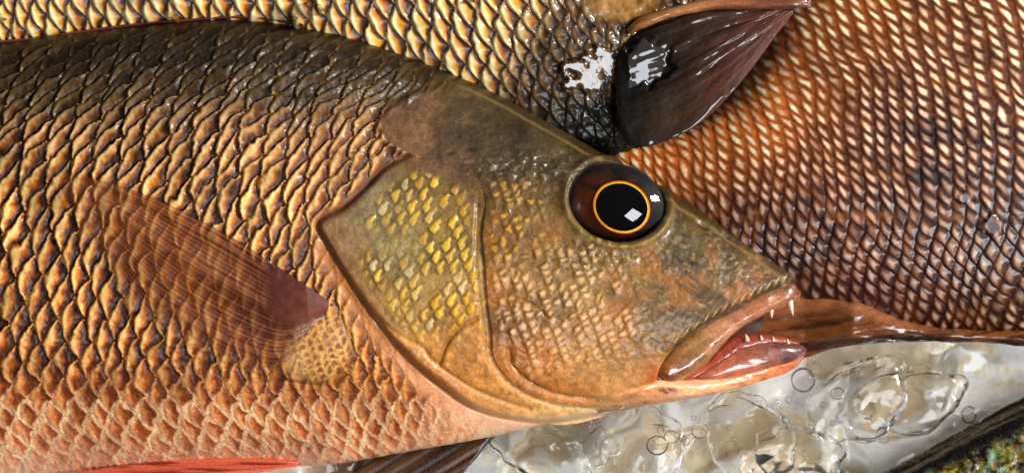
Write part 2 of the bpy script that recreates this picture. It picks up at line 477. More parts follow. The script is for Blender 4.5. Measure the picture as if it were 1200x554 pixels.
    step = (6 * ss(-2, 2.5, sdh)) * ledge + (1 - ledge) * (2 + 4 * ss(-8, 14, sdh) + 2.0 * np.exp(-((sdh - 3) / 5) ** 2) * (1 - ss(480, 520, X))) * ss(0, 30, topd) * ss(-8, 2, sdh)
    hc = idw(X, Y, HEADCOL, 34)
    mott = fbm(X / 34, Y / 34, 4, 101); fine = fbm(X / 7, Y / 7, 3, 111)
    hc = hc * (np.interp(Y, [150, 240, 330, 420], [0.62, 0.7, 0.92, 1.05]) + 0.16 * (1 - ss(500, 580, X)))[..., None] * (0.24 + 0.66 * mott + 0.66 * fine)[..., None]
    hm = ss(0.42, 0.66, fbm(X / 46, Y / 40, 3, 105)); ho = ss(0.45, 0.68, fbm(X / 38 + 7, Y / 38, 4, 107))
    hc = mix(hc, hc * 0.6 * np.array([1.0, 0.97, 0.75]), 0.55 * hm * (1 - ss(380, 440, Y)))
    hc = mix(hc, lin((178, 104, 44)) + 0 * hc, 0.45 * ho * ss(230, 320, Y))
    hc = mix(hc, lin((196, 166, 122)) + 0 * hc, 0.25 * ss(0.66, 0.74, fbm(X / 5, Y / 5, 2, 109)) * ss(220, 300, Y))
    # dark smudges on the forehead and the snout
    sm = ss(0.56, 0.7, fbm(X / 30 + Y / 60, Y / 18, 4, 121)) * ss(250, 150, Y + 0 * X) * (1 - ss(640, 720, X))
    hc = mix(hc, lin((62, 54, 38)) + 0 * hc, 0.55 * sm)
    st = ss(0.6, 0.68, fbm((X - Y * 0.2) / 30, (Y - 0.55 * X) / 6.5, 3, 127)) * ss(730, 790, X) * (1 - ss(880, 910, X)) * ss(22, 40, topd)
    hc = mix(hc, lin((58, 46, 26)) + 0 * hc, 0.5 * st)
    # cheek scales: small pale/golden
    ck = ss(6, 16, sdh) * ss(285, 320, Y + 0.25 * (X - 600)) * (1 - ss(418, 450, Y + 0.22 * (X - 640))) * (1 - ss(715, 770, X - 0.2 * (Y - 350)))
    ck2 = ss(6, 14, sdh) * ss(205, 225, Y) * (1 - ss(300, 330, Y)) * (1 - ss(622, 645, X))
    kw = fbm(X / 12, Y / 12, 2, 135) - 0.5
    dk, vk, k1, k2 = scales(-(X + 0.42 * Y + 9 * kw) / 13.0, (Y - 0.05 * X + 9 * kw) / 8.0 + 0.3 * fbm(X / 40, Y / 40, 2, 131))
    blob = np.exp(-(((dk - 0.42) / 0.3) ** 2 + (vk / 0.5) ** 2))
    ok = ss(0.25, 0.5, k1 + 0.3 * (fbm(X / 50, Y / 50, 2, 133) - 0.5))
    pal = mix(lin((206, 160, 98)) + 0 * hc, lin((222, 180, 130)) + 0 * hc, k2)
    hc = mix(hc, pal, ck * ok * ss(0.35, 0.8, blob) * 0.6)
    gol = mix(lin((196, 148, 40)) + 0 * hc, lin((168, 116, 36)) + 0 * hc, k2)
    hc = mix(hc, gol, ck2 * ss(0.3, 0.6, k1) * ss(0.4, 0.75, blob) * 0.85)
    hr = (ck + ck2) * ok * 1.3 * (1 - dk) * (1 - 0.5 * vk ** 2)
    # wrinkled, pitted skin behind the eye and above the gill cover
    wr = np.exp(-(((X - 630) / 52) ** 2 + ((Y - 200) / 20) ** 2)) + 0.8 * np.exp(-(((X - 700) / 70) ** 2 + ((Y - 305) / 13) ** 2)) + 0.6 * np.exp(-(((X - 560) / 40) ** 2 + ((Y - 205) / 14) ** 2))
    wn = np.abs(fbm(X / 13, Y / 9, 4, 141) - 0.5) * 2
    hr = hr - wr * 5 * (0.25 - wn) 
    hc = mix(hc, lin((70, 56, 34)) + 0 * hc, np.clip(wr, 0, 1) * (1 - ss(0.0, 0.22, wn)) * 0.7)
    hc = mix(hc, lin((168, 148, 122)) + 0 * hc, np.clip(wr, 0, 1) * ss(0.3, 0.6, wn) * 0.45)
    hr = hr + 1.2 * (fbm(X / 16, Y / 16, 4, 151) - 0.5) + 0.7 * (fbm(X / 4, Y / 4, 2, 153) - 0.5)
    # cheek line (the arc across the lower cheek)
    arc = spline([(572, 352), (592, 348), (612, 350), (632, 362), (642, 372)], 40)
    ad = sd_poly(X, Y, arc, False)
    hr = hr - 1.6 * np.exp(-(ad / 2.2) ** 2)
    arc2 = spline([(596, 408), (600, 426), (622, 446), (652, 458), (694, 464), (740, 458)], 60)
    ad2 = sd_poly(X, Y, arc2, False)
    hr = hr - 2.6 * np.exp(-(ad2 / 3.5) ** 2)
    # nostrils and small dark marks
    for (nx, ny, a, b, an) in ((821, 267, 8, 3.0, 0.55), (853, 285, 14, 4.0, 0.62), (552, 178, 7, 3, 0.15), (528, 182, 7, 2, -0.2), (862, 372, 8, 2, 0.5), (806, 308, 14, 3, 0.35), (790, 303, 8, 2.5, 0.5)):
        ca, sa = math.cos(an), math.sin(an)
        q = (((X - nx) * ca + (Y - ny) * sa) / a) ** 2 + ((-(X - nx) * sa + (Y - ny) * ca) / b) ** 2
        g = np.exp(-q ** 1.5)
        hr = hr - (3.0 if ny < 290 and nx > 800 else 0.6) * g
        hc = mix(hc, lin((42, 32, 20)) + 0 * hc, 0.75 * g)
    # snout seam above the lip: tiny dark pores along the edge
    sy = BCUT_R(X) - Y
    seam = (1 - ss(1, 8, np.abs(sy))) * ss(775, 800, X)
    hc = mix(hc, lin((66, 46, 28)) + 0 * hc, 0.7 * seam)
    pores = ss(0.3, 0.8, np.sin(X * 0.75 + Y * 0.3)) * np.exp(-((sy - 7) / 3.0) ** 2) * ss(770, 790, X)
    hc = mix(hc, lin((214, 190, 150)) + 0 * hc, 0.5 * pores)
    hr = hr + 1.2 * pores
    step = step - (7 * (1 - ss(-1, 10, sy)) + 34 * ss(2, 12, -sy)) * ss(764, 784, X)
    hc = mix(hc, lin((90, 40, 30)) + 0 * hc, ss(2, 12, -sy) * ss(770, 786, X))
    # top of the head: brownish edge line
    hc = mix(hc, lin((74, 56, 30)) + 0 * hc, (1 - ss(5, 13, topd)) * 0.75)
    hc = mix(hc, lin((150, 122, 78)) + 0 * hc, np.exp(-((topd - 15) / 2.5) ** 2) * 0.5 * ss(480, 540, X))
    # lower jaw joint, orange
    hc = mix(hc, lin((178, 86, 44)) + 0 * hc, np.exp(-(((X - 764) / 9) ** 2 + ((Y - 436) / 16) ** 2)) * 0.8)
    hc = mix(hc, lin((82, 48, 40)) + 0 * hc, 0.0 * X)
    # eye socket
    er = eye_r(X, Y)
    hr = hr + 4.5 * np.exp(-((er - 1.12) / 0.09) ** 2) - 40 * (1 - ss(0.84, 1.03, er))
    hc = mix(hc, lin((146, 122, 70)) + 0 * hc, np.exp(-((er - 1.15) / 0.08) ** 2) * 0.5 * ss(EYE[1] - 10, EYE[1] + 30, Y))
    hc = mix(hc, lin((40, 26, 18)) + 0 * hc, 1 - ss(0.98, 1.06, er))
    relief = relief * (1 - inh) + hr * inh + step
    # gill cover lies in a shallow recess
    relief = relief - 5 * ss(2, 14, sdc) * (1 - inh)
    c = mix(c, hc, inh)
    # slit under the free edge of the gill cover, its shadow painted in dark
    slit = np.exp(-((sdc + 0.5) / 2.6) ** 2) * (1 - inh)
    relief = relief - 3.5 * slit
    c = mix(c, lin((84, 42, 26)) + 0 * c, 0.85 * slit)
    return relief, c

xs = np.arange(-110, 937, 1.5)
f = frac(400, 0.55)
a, b = TOP(xs), BCUT(xs)
X = xs[:, None] + 0 * f[None, :]
Y = a[:, None] + (b - a)[:, None] * f[None, :]
# the seam end of the snout stays a clean curve
Z = zbase(X, Y)
rel, colr = main_fields(X, Y)
def zb_main(xb, yb, zf):
    return 2 * ZM - zbase(xb, yb) - 1
wetness = 0.12 + 0.06 * ss(0, 20, sd_poly(X, Y, HEAD))      # bare head skin is wetter than the scales
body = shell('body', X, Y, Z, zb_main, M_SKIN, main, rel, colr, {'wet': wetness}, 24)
_t = M_SKIN.node_tree; _a = _t.nodes.new('ShaderNodeAttribute'); _a.attribute_name = 'wet'
L(_t, _a.outputs['Fac'], _t.nodes['Principled BSDF'].inputs['Coat Weight'])

# ---------------------------------------------------------------- gill cover (own plate lying over the shoulder)
gx = np.arange(366, 742, 1.3); gy = np.arange(168, 502, 1.3)
GX, GY = np.meshgrid(gx, gy, indexing='ij')
sdc = sd_poly(GX, GY, COVER); sdp = sd_poly(GX, GY, HEAD)
gz = zbase(GX, GY) + 8 * ss(-2.5, 5, sdc) - 2.5 - 2.5 * ss(-9, 0, sdp) * ss(235, 262, GY) - 1.5 * ss(-26, 0, sdp) * (1 - ss(225, 255, GY))
gz = gz + 1.2 * np.exp(-((sdc - 8) / 4) ** 2) * ss(300, 360, GY)
GC = [(390, 262, 150, 112, 76), (430, 240, 140, 126, 96), (480, 215, 128, 106, 66), (520, 215, 132, 104, 58), (470, 290, 140, 126, 88), (520, 280, 138, 112, 62), (550, 260, 136, 106, 60), (440, 330, 156, 116, 66),
      (500, 350, 150, 118, 66), (540, 340, 160, 122, 70), (480, 390, 182, 136, 74), (530, 410, 186, 124, 62), (560, 390, 196, 132, 66), (560, 440, 196, 134, 70), (520, 445, 186, 112, 54), (600, 470, 202, 142, 82),
      (650, 483, 214, 168, 112), (700, 484, 226, 188, 142)]
gc = idw(GX, GY, GC, 26) * (0.3 + 0.66 * fbm(GX / 22, GY / 22, 4, 201) + 0.6 * fbm(GX / 6, GY / 6, 3, 203))[..., None]
ww = (fbm(GX / 45, GY / 45, 2, 205) - 0.5)
dg, vg, g1, g2 = scales(-(GX + 0.28 * GY) / 17.0 + 0.5 * ww, (GY + 0.12 * GX) / 12.5 + 0.6 * ww)
area = ss(14, 26, sdc) * (1 - ss(375, 420, GY + 0.2 * (GX - 480))) * (1 - ss(-10, -3, sdp)) 
area2 = area * ss(-0.2, 0.5, fbm(GX / 40, GY / 40, 2, 207) - 0.35 + 0.25 * ss(420, 470, GX))
rag = 0.22 * (fbm(GX / 6, GY / 6, 3, 209) - 0.5)
bl = np.exp(-(((dg + rag - 0.45) / 0.27) ** 2 + ((vg + rag) / 0.78) ** 2))
show = ss(0.1, 0.35, g1)
gold = mix(mix(lin((216, 178, 74)) + 0 * gc, lin((198, 146, 40)) + 0 * gc, g2), lin((196, 178, 130)) + 0 * gc, ss(0.7, 0.9, g1))
ring = np.exp(-((bl - 0.33) / 0.14) ** 2)
gc = mix(gc, lin((80, 64, 32)) + 0 * gc, area2 * ring * show * 0.55)
gc = mix(gc, gold, area2 * show * ss(0.38, 0.62, bl) * 0.92)
gz = gz + area2 * show * 1.5 * ss(0.15, 0.9, bl) + 1.3 * (fbm(GX / 14, GY / 14, 4, 211) - 0.5) + 0.7 * (fbm(GX / 4, GY / 4, 2, 213) - 0.5)
# bone lines on the plate
for pts, dep, wid, colr2 in (([(516, 424), (524, 402), (538, 384), (560, 372)], 2.6, 2.6, (150, 92, 44)), ([(446, 372), (470, 392), (494, 404), (512, 424), (560, 456), (620, 478)], 2.2, 3, (196, 140, 84)), ([(560, 240), (558, 300), (562, 350), (567, 385), (568, 404)], 2.0, 2.5, (150, 112, 60))):
    dd = sd_poly(GX, GY, spline(pts, 50), False)
    gz = gz - dep * np.exp(-(dd / wid) ** 2)
    gc = mix(gc, lin(colr2) + 0 * gc, 0.6 * np.exp(-(dd / (wid * 1.5)) ** 2))
top_ = ss(-26, -2, sdp + 14 * (fbm(GX / 9, GY / 9, 3, 215) - 0.5)) * (1 - ss(235, 275, GY))
gc = mix(gc, idw(GX, GY, HEADCOL, 34) * 0.75 * (0.3 + 0.66 * fbm(GX / 34, GY / 34, 4, 101) + 0.6 * fbm(GX / 7, GY / 7, 3, 111))[..., None], top_)
smooth_edge = (1 - ss(3, 12, sdc)) * (1 - top_)
gc = mix(gc, idw(GX, GY, [(400, 240, 104, 70, 48), (380, 262, 120, 82, 60), (420, 340, 146, 96, 58), (500, 440, 168, 96, 46), (600, 490, 214, 164, 112), (690, 488, 226, 190, 150), (470, 190, 100, 72, 52)], 40), smooth_edge * 0.7)
idx = -np.ones(GX.shape, int)
ok = sdc > -5
idx[ok] = np.arange(ok.sum())
q = ok[:-1, :-1] & ok[1:, :-1] & ok[1:, 1:] & ok[:-1, 1:]
F = np.stack([idx[:-1, :-1][q], idx[:-1, 1:][q], idx[1:, 1:][q], idx[1:, :-1][q]], -1)
Vv = np.stack([(GX[ok] - CX) * S, (CY - GY[ok]) * S, gz[ok] * S], -1)
mesh_obj('gill_cover', Vv, F, M_COVER, main, gc[ok])

# ---------------------------------------------------------------- eye
def dome(name, mat, parent, rx, ry, ang, cx, cy, z0, h, colfn=None, nr=40, na=96, inner=0.0, pw=2.0, hole=False):
    r = np.linspace(max(inner, 0.004), 1, nr)[:, None]; t = np.linspace(0, 2 * np.pi, na, endpoint=False)[None, :]
    ca, sa = math.cos(ang), math.sin(ang)
    ux = rx * r * np.cos(t); uy = ry * r * np.sin(t)
    X = cx + ux * ca - uy * sa; Y = cy + ux * sa + uy * ca
    Z = z0 + h * np.clip(1 - r ** pw, 0, 1) ** 0.5 + 0 * t if pw < 90 else z0 + h * (1 - r * r) + 0 * t
    V = np.stack([(X - CX) * S, (CY - Y) * S, Z * S], -1).reshape(-1, 3)
    F = grid_faces(nr, na, True)[:, ::-1]
    fl = [F]
    if not hole:
        fl.append(np.arange(na)[None, :])
    cols = colfn(X, Y, r + 0 * t, t + 0 * r).reshape(-1, 3) if colfn else None
    return mesh_obj(name, V, fl, mat, parent, cols)

ez = float(zbase(np.array([EYE[0]]), np.array([EYE[1]]))[0])
def eye_cols(X, Y, r, t):
    c = lin((48, 26, 18)) + np.zeros(X.shape + (3,))
    dx, dy = X - 726, Y - 242
    ang = np.arctan2(dy, dx)
    n = fbm(X / 10, Y / 10, 4, 301)
    c = mix(c, lin((132, 58, 28)) + 0 * c, 0.85 * ss(0.3, 0.7, n + 0.3 * np.cos(ang - 2.7)) * ss(0.2, 0.8, 0.5 + 0.5 * np.cos(ang - 2.6)))
    c = mix(c, lin((96, 62, 44)) + 0 * c, 0.5 * ss(0.1, 0.9, -np.sin(ang)) * ss(0.35, 0.6, n))
    c = mix(c, lin((22, 13, 10)) + 0 * c, ss(0.80, 0.95, r)) * 0.6
    return c
m_iris = skin_mat('iris', rough=0.5, coat=0.0, spec=0.15, grain=0.12, bump=0.02)
m_ring = skin_mat('gold_iris_ring', rough=0.3, coat=0.3, coat_rough=0.1, grain=0.25, bump=0.1)
m_pupil = skin_mat('pupil', rough=0.6, coat=0.0, grain=0.0, bump=0.0, spec=0.0, color=(9, 8, 9))
eye = dome('eye', m_iris, main, 56, 45.5, EYA, EYE[0], EYE[1], ez - 6, 13, eye_cols, 60, 120, pw=99)
PC = (727.5, 243.0)
def ring_cols(X, Y, r, t):
    n = fbm(t * 3, r * 3, 3, 311)
    c = mix(lin((236, 158, 40)) + np.zeros(X.shape + (3,)), lin((196, 92, 20)) + np.zeros(X.shape + (3,)), ss(0.93, 1.0, r + 0.05 * (n - 0.5)))
    c = mix(c, lin((250, 205, 90)) + 0 * c, 0.7 * np.exp(-((r - 0.9) / 0.025) ** 2))
    return c
dome('iris_ring', m_ring, eye, 34.0, 30.0, math.radians(24), PC[0], PC[1], ez + 5.8, 2.2, ring_cols, 20, 120, inner=0.88, pw=99, hole=True)
dome('pupil', m_pupil, eye, 30.8, 27.2, math.radians(24), PC[0], PC[1], ez + 6.4, 1.2, None, 20, 90, pw=99)
dome('cornea', M_CORNEA, eye, 57, 46.5, EYA, EYE[0], EYE[1], ez - 4, 17, None, 60, 140, pw=99)

# ---------------------------------------------------------------- jaws, lips, gum and teeth
def lip_cols(X, Y, s, F):
    c = idw(X, Y, [(778, 435, 150, 88, 54), (785, 412, 134, 94, 52), (800, 430, 172, 112, 74), (812, 405, 138, 106, 62), (840, 400, 182, 126, 92), (850, 380, 154, 108, 74), (880, 370, 168, 112, 80), (915, 345, 154, 100, 66), (935, 345, 140, 84, 62), (860, 398, 196, 138, 114)], 16)
    c = mix(c, lin((84, 46, 30)) + 0 * c, (1 - ss(0.0, 0.12, F)) * 0.8)
    return c * (0.4 + 0.75 * fbm(X / 14, Y / 10, 4, 401) + 0.4 * fbm(X / 4, Y / 4, 2, 402))[..., None]
def zlip(off):
    return lambda x, y: ZM + 0.72 * HALF(x) * np.interp(x, [760, 800, 900, 940], [1.0, 0.95, 0.8, 0.5]) + off
pillow('upper_lip', [(768, 432), (777, 418), (796, 399), (830, 375), (880, 350), (914, 335), (930, 331), (940, 342)],
       [(770, 440), (786, 448), (806, 442), (826, 428), (848, 404), (866, 387), (892, 372), (920, 361), (938, 354)][:],
       150, 60, zlip(-8), lambda s: 15 + 3 * np.sin(s * 3), M_LIP, main, lip_cols,
       lambda X, Y, s, F: 2.2 * np.sin(F * 9 + 1) * ss(0.1, 0.3, s) * (1 - ss(0.8, 1, s)) * 0.5 + 1.2 * (fbm(X / 16, Y / 9, 3, 403) - 0.5), back=1.5, endtaper=0.1)
def zjaw(x, y):
    k = ss(735, 860, x)
    return (zbase(x, y) + 3 - 6 * (1 - ss(690, 725, x))) * (1 - k) + zlip(-16)(x, y) * k
def jaw_cols(X, Y, s, F):
    c = idw(X, Y, [(700, 480, 210, 164, 112), (715, 466, 190, 136, 82), (745, 468, 204, 142, 96), (780, 458, 222, 140, 96), (820, 452, 224, 150, 110), (860, 446, 220, 130, 84), (900, 432, 206, 112, 70), (940, 412, 170, 92, 72), (800, 466, 232, 186, 146), (850, 455, 234, 176, 130), (900, 440, 220, 140, 92)], 18)
    k = np.exp(-(((X - 780) / 13) ** 2 + ((Y - 457) / 4.5) ** 2) ** 2)
    c = mix(c, lin((92, 56, 62)) + 0 * c, 0.75 * k * ss(0.3, 0.5, fbm(X / 6, Y / 5, 3, 413)))
    return c * (0.45 + 0.7 * fbm(X / 18, Y / 5, 4, 411) + 0.35 * fbm(X / 4, Y / 4, 2, 412))[..., None]
pillow('lower_jaw', [(690, 462), (740, 452), (770, 444), (810, 444), (850, 436), (890, 424), (925, 411), (943, 405)],
       [(690, 489), (740, 480), (790, 471), (840, 461), (890, 448), (922, 438), (938, 428), (946, 414)],
       150, 50, zjaw, lambda s: 9 + 4 * s, M_LIP, main, jaw_cols, lambda X, Y, s, F: 1.4 * (fbm(X / 22, Y / 7, 3, 421) - 0.5), back=1.6, endtaper=0.06)
def llip_cols(X, Y, s, F):
    c = idw(X, Y, [(840, 436, 184, 104, 80), (870, 420, 150, 84, 68), (900, 415, 142, 90, 76), (930, 405, 120, 72, 68), (944, 408, 92, 60, 64), (880, 432, 190, 112, 82)], 14)
    return c * (0.4 + 0.8 * fbm(X / 14, Y / 9, 4, 431) + 0.35 * fbm(X / 4, Y / 4, 2, 432))[..., None]
pillow('lower_lip', [(812, 441), (834, 428), (852, 416), (872, 406), (896, 400), (922, 400), (940, 404)],
       [(816, 446), (842, 446), (872, 442), (905, 434), (930, 427), (943, 419), (948, 410)], 110, 40, zlip(-13), lambda s: 15 + 0 * s, M_LIP, main, llip_cols,
       lambda X, Y, s, F: 1.0 * (fbm(X / 18, Y / 8, 3, 433) - 0.5), back=1.4, endtaper=0.22)
def gum_cols(X, Y, s, F):
    c = idw(X, Y, [(800, 440, 176, 92, 70), (840, 415, 160, 70, 54), (870, 398, 146, 58, 46), (920, 398, 160, 80, 66)], 20)
    return c * (0.7 + 0.6 * fbm(X / 9, Y / 7, 4, 441))[..., None]
pillow('gum', [(796, 444), (822, 428), (842, 410), (858, 396), (876, 391), (900, 391), (924, 396), (940, 403)],
       [(800, 448), (832, 440), (856, 426), (876, 414), (900, 408), (922, 406), (940, 407)], 90, 30, zlip(-18), 12, M_GUM, main, gum_cols,
       lambda X, Y, s, F: 1.5 * (fbm(X / 8, Y / 8, 3, 443) - 0.5), back=1.2, endtaper=0.15)
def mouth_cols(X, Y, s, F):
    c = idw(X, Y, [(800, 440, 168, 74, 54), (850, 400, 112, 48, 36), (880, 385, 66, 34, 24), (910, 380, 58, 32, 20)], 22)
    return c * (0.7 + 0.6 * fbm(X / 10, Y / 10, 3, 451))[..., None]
pillow('mouth_lining', [(775, 436), (812, 414), (842, 392), (868, 378), (894, 366), (910, 362)], [(780, 448), (820, 444), (856, 428), (888, 408), (906, 400), (916, 392)], 60, 30, zlip(-36), 8, M_COVER, main, mouth_cols, None, back=1.5, endtaper=0.35)

def tooth(x, y, z, dx, dy, r, ln, lean=0.3):
    n = 9; t = np.linspace(0, 1, n); na = 14
    a = np.linspace(0, 2 * np.pi, na, endpoint=False)
    d = np.array([dx, dy, lean]); d = d / np.linalg.norm(d)
    u = np.cross(d, [0, 0, 1.0]); u /= np.linalg.norm(u); w = np.cross(d, u)
    V = []
    for k in range(n):
        c = np.array([x, y, z]) + d * ln * t[k] + u * 0.12 * ln * t[k] ** 2
        rr = r * (1 - t[k] ** 1.6) + 0.25
        for q in a:
            V.append(c + rr * (np.cos(q) * u + np.sin(q) * w))
    V = np.array(V)
    V = np.stack([(V[:, 0] - CX) * S, (CY - V[:, 1]) * S, V[:, 2] * S], -1)
    mesh_obj('tooth', V, [grid_faces(n, na, True), np.arange(na)[None, :], (np.arange(na)[::-1] + (n - 1) * na)[None, :]], M_TOOTH, main)
def zl(x): return float(zlip(0)(np.array([float(x)]), None)[0])
for (x, y, dx, dy, r, ln) in ((926, 352, 0.1, 1, 4.2, 19), (904, 362, -0.05, 1, 3.0, 11)):
    tooth(x, y, zl(x) + 1, dx, dy, r, ln)
for (x, y, dx, dy, r, ln) in ((876, 399, -0.15, -1, 2.8, 8.5), (893, 398, -0.1, -1, 2.0, 6), (907, 399, 0.0, -1, 1.8, 5), (925, 403, -0.2, -1, 2.0, 6.5)):
    tooth(x, y, zl(x) - 6, dx, dy, r, ln)

# ---------------------------------------------------------------- fins of the snapper
def lay_fin(name, A, B, ns, nt, off, mat, parent, colfn, opacfn=None, relief=None, zf=zbase, nb=8, thick=2.0):
    a = spline(A, ns); b = spline(B, ns)
    f = np.linspace(0, 1, nt)[None, :]
    X = a[:, :1] + (b[:, :1] - a[:, :1]) * f; Y = a[:, 1:2] + (b[:, 1:2] - a[:, 1:2]) * f
    s = np.linspace(0, 1, ns)[:, None] + 0 * f; F = f + 0 * s
    Z = zf(X, Y) + off(s, F)
    if relief is not None: Z = Z + relief(X, Y, s, F)
    cols = colfn(X, Y, s, F)
    aux = {'opac': opacfn(X, Y, s, F)} if opacfn else None
    return shell(name, X, Y, Z, lambda xb, yb, zb_: zb_ - thick, mat, parent, None, cols, aux, nb)

def pec_rays(F, s): 
    return np.clip(0.5 + 1.9 * (fbm(F * 55 + 0.4 * np.sin(s * 3), s * 2.5, 3, 505) - 0.5) + 0.35 * np.cos(F * 26 * 2 * np.pi), 0, 1)
def pec_col(X, Y, s, F):
    r = pec_rays(F, s)
    base = mix(lin((132, 66, 54)) + np.zeros(X.shape + (3,)), lin((196, 104, 54)) + np.zeros(X.shape + (3,)), ss(0.15, 0.8, s + 0.3 * F))
    c = mix(base, lin((98, 40, 22)) + 0 * base, 0.9 * ss(0.3, 0.6, r) * (1 - 0.3 * s))
    c = mix(c, lin((214, 150, 112)) + 0 * base, 0.6 * (1 - ss(0.08, 0.3, r)))
    c = mix(c, lin((90, 46, 48)) + 0 * c, (1 - ss(0.04, 0.3, s)) * (1 - ss(0.3, 0.6, F)))
    w = fbm(s * 9, F * 7, 3, 507); iso = np.exp(-((w - 0.52) / 0.025) ** 2) * ss(0.15, 0.3, s) * (1 - ss(0.55, 0.75, s))
    c = mix(c, lin((190, 124, 96)) + 0 * c, 0.4 * iso)
    return c * (0.75 + 0.5 * fbm(X / 12, Y / 12, 3, 501))[..., None]
def pec_op(X, Y, s, F):
    r = pec_rays(F, s)
    o = np.interp(s, [0, 0.15, 0.4, 0.7, 1], [0.85, 0.54, 0.4, 0.3, 0.06])
    o = o * np.interp(F, [0, 0.06, 0.5, 0.8, 1], [1.15, 1.2, 1.0, 0.75, 0.1])
    w = fbm(s * 9, F * 7, 3, 507); iso = np.exp(-((w - 0.52) / 0.025) ** 2) * ss(0.15, 0.3, s) * (1 - ss(0.55, 0.75, s))
    return np.clip(o * (0.45 + 0.7 * r) + 0.1 * iso, 0, 0.9)
pec = lay_fin('pectoral_fin', [(394, 356), (372, 340), (334, 314), (290, 286), (240, 258), (180, 230), (120, 211), (66, 197)],
        [(372, 384), (352, 412), (326, 436), (280, 426), (220, 396), (168, 356), (118, 290), (72, 204)], 200, 170,
        lambda s, F: np.interp(s, [0, 0.12, 0.3, 1], [5, 10, 11, 8]) + 3 * np.sin(F * 3.1), M_FILM, main, pec_col, pec_op,
        lambda X, Y, s, F: 1.3 * pec_rays(F, s) * ss(0.03, 0.15, s) + 1.2 * (fbm(X / 14, Y / 14, 3, 503) - 0.5))
def flesh(X, Y, s, F):
    c = mix(lin((108, 58, 54)) + np.zeros(X.shape + (3,)), lin((150, 84, 62)) + np.zeros(X.shape + (3,)), F)
    return c * (0.6 + 0.8 * fbm(X / 9, Y / 7, 4, 511))[..., None]
lay_fin('fin_base', [(394, 354), (374, 341), (340, 318), (290, 284)], [(391, 362), (374, 378), (345, 396), (300, 380)], 90, 50, lambda s, F: np.interp(s, [0, 0.05, 0.3, 1], [-3, 5, 14, 12]) + 3 * np.sin(F * 3.1), M_FILM_DULL, pec, flesh,
       lambda X, Y, s, F: 0.85 * (1 - ss(0.2, 1.0, s)) * (1 - ss(0.55, 1.0, F)), lambda X, Y, s, F: 0.8 * (fbm(X / 8, Y / 6, 3, 513) - 0.5))
def dors_col(X, Y, s, F):
    c = mix(lin((120, 62, 54)) + np.zeros(X.shape + (3,)), lin((62, 36, 32)) + np.zeros(X.shape + (3,)), ss(0.4, 0.95, F))
    return c * (0.6 + 0.8 * fbm(X / 30, Y / 3, 4, 521))[..., None]
pillow('dorsal_fin', [(-100, 48), (-40, 46), (0, 46), (50, 42), (110, 32), (170, 25), (230, 20), (290, 18), (350, 26)], [(-100, 62), (-40, 58), (0, 53), (50, 47), (110, 39), (170, 31), (230, 25), (290, 22), (356, 30)], 200, 24,
       lambda x, y: ZM + 12 + 0 * x, 7, M_FIN, main, dors_col, lambda X, Y, s, F: 1.5 * (fbm(X / 20, Y / 4, 3, 523) - 0.5), back=1.5, endtaper=0.05)
def pelv_col(X, Y, s, F):
    c = mix(lin((204, 96, 72)) + np.zeros(X.shape + (3,)), lin((146, 48, 36)) + np.zeros(X.shape + (3,)), ss(0.45, 0.7, fbm(X / 60, Y / 3.5, 4, 531)))
    return mix(c, lin((226, 150, 120)) + 0 * c, ss(0.75, 1, F) * 0.6)
pillow('pelvic_fin', [(60, 558), (110, 549), (160, 542), (220, 536), (270, 534), (310, 536), (352, 541)], [(60, 576), (110, 572), (160, 566), (220, 560), (270, 556), (310, 552), (352, 545)], 160, 40,
       lambda x, y: ZM + 30 + 0 * x, 8, M_FIN, main, pelv_col, lambda X, Y, s, F: 1.5 * np.sin(F * 22) * 0.6, back=1.5, endtaper=0.2)

# ================================================================ FISH BEHIND (golden scales, along the top)
back = thing('golden_fish', 'fish with bright yellow gold scales lying behind along the top of the photo', 'fish', W(300, -40, 0))
TA = curve_fn([(-120, -180), (300, -190), (600, -170), (760, -120), (900, -60), (960, -40)])
TB = curve_fn([(-120, 92), (0, 84), (140, 66), (270, 60), (420, 84), (560, 136), (640, 176), (700, 190), (740, 184), (800, 150), (860, 90), (920, 20), (960, -20)])
TH = curve_fn([(-120, 70), (300, 74), (600, 72), (760, 58), (900, 30), (960, 10)])
def ztop(x, y):
    a = TA(x); b = TB(x); m = 0.5 * (a + b); hf = np.maximum(0.5 * (b - a), 1)
    t = np.clip(np.abs((y - m) / hf), 0, 1)
    return 52 + TH(x) * np.sqrt(np.clip(1 - t ** 2.3, 0, 1))
xs = np.arange(-110, 958, 1.6); f = frac(230, 0.6)
a, b = TA(xs), TB(xs)
X = xs[:, None] + 0 * f[None, :]; Y = a[:, None] + (b - a)[:, None] * f[None, :]
wx = (fbm(X / 80, Y / 80, 2, 601) - 0.5) + 0.6 * (fbm(X / 14, Y / 14, 2, 602) - 0.5)
rowy = Y - 0.10 * (X - 200) * ss(300, 700, X) * 0.6
ppx = np.linspace(-400, 1400, 900); pcum = np.concatenate([[0], np.cumsum(1 / np.interp(ppx[:-1], [-100, 60, 180, 500, 640, 720, 900], [18, 21, 24, 24, 22, 17, 17]) * np.diff(ppx))])
Ut = -np.interp(X - 0.3 * Y + 10 * wx, ppx, pcum); Vt = rowy / np.interp(X, [0, 150, 500, 700], [18, 20, 21, 16]) + 0.4 * wx
d, v, r1, r2 = scales(Ut, Vt)
rel = 6.5 * ss(-0.05, 0.2, spind(d, v)) * np.clip(1 - 0.95 * spind(d, v), 0, 1) * (0.8 + 0.4 * r1)
dd = spind(d, v, 0.9) + 0.16 * (fbm(X / 8, Y / 8, 3, 603) - 0.5) + 0.1 * (r2 - 0.5)
c0 = np.zeros(X.shape + (3,))
tip = mix(lin((214, 196, 140)) + c0, lin((188, 176, 128)) + c0, r1); yel = mix(lin((226, 158, 36)) + c0, lin((214, 126, 22)) + c0, r2); drk = lin((110, 68, 54)) + c0
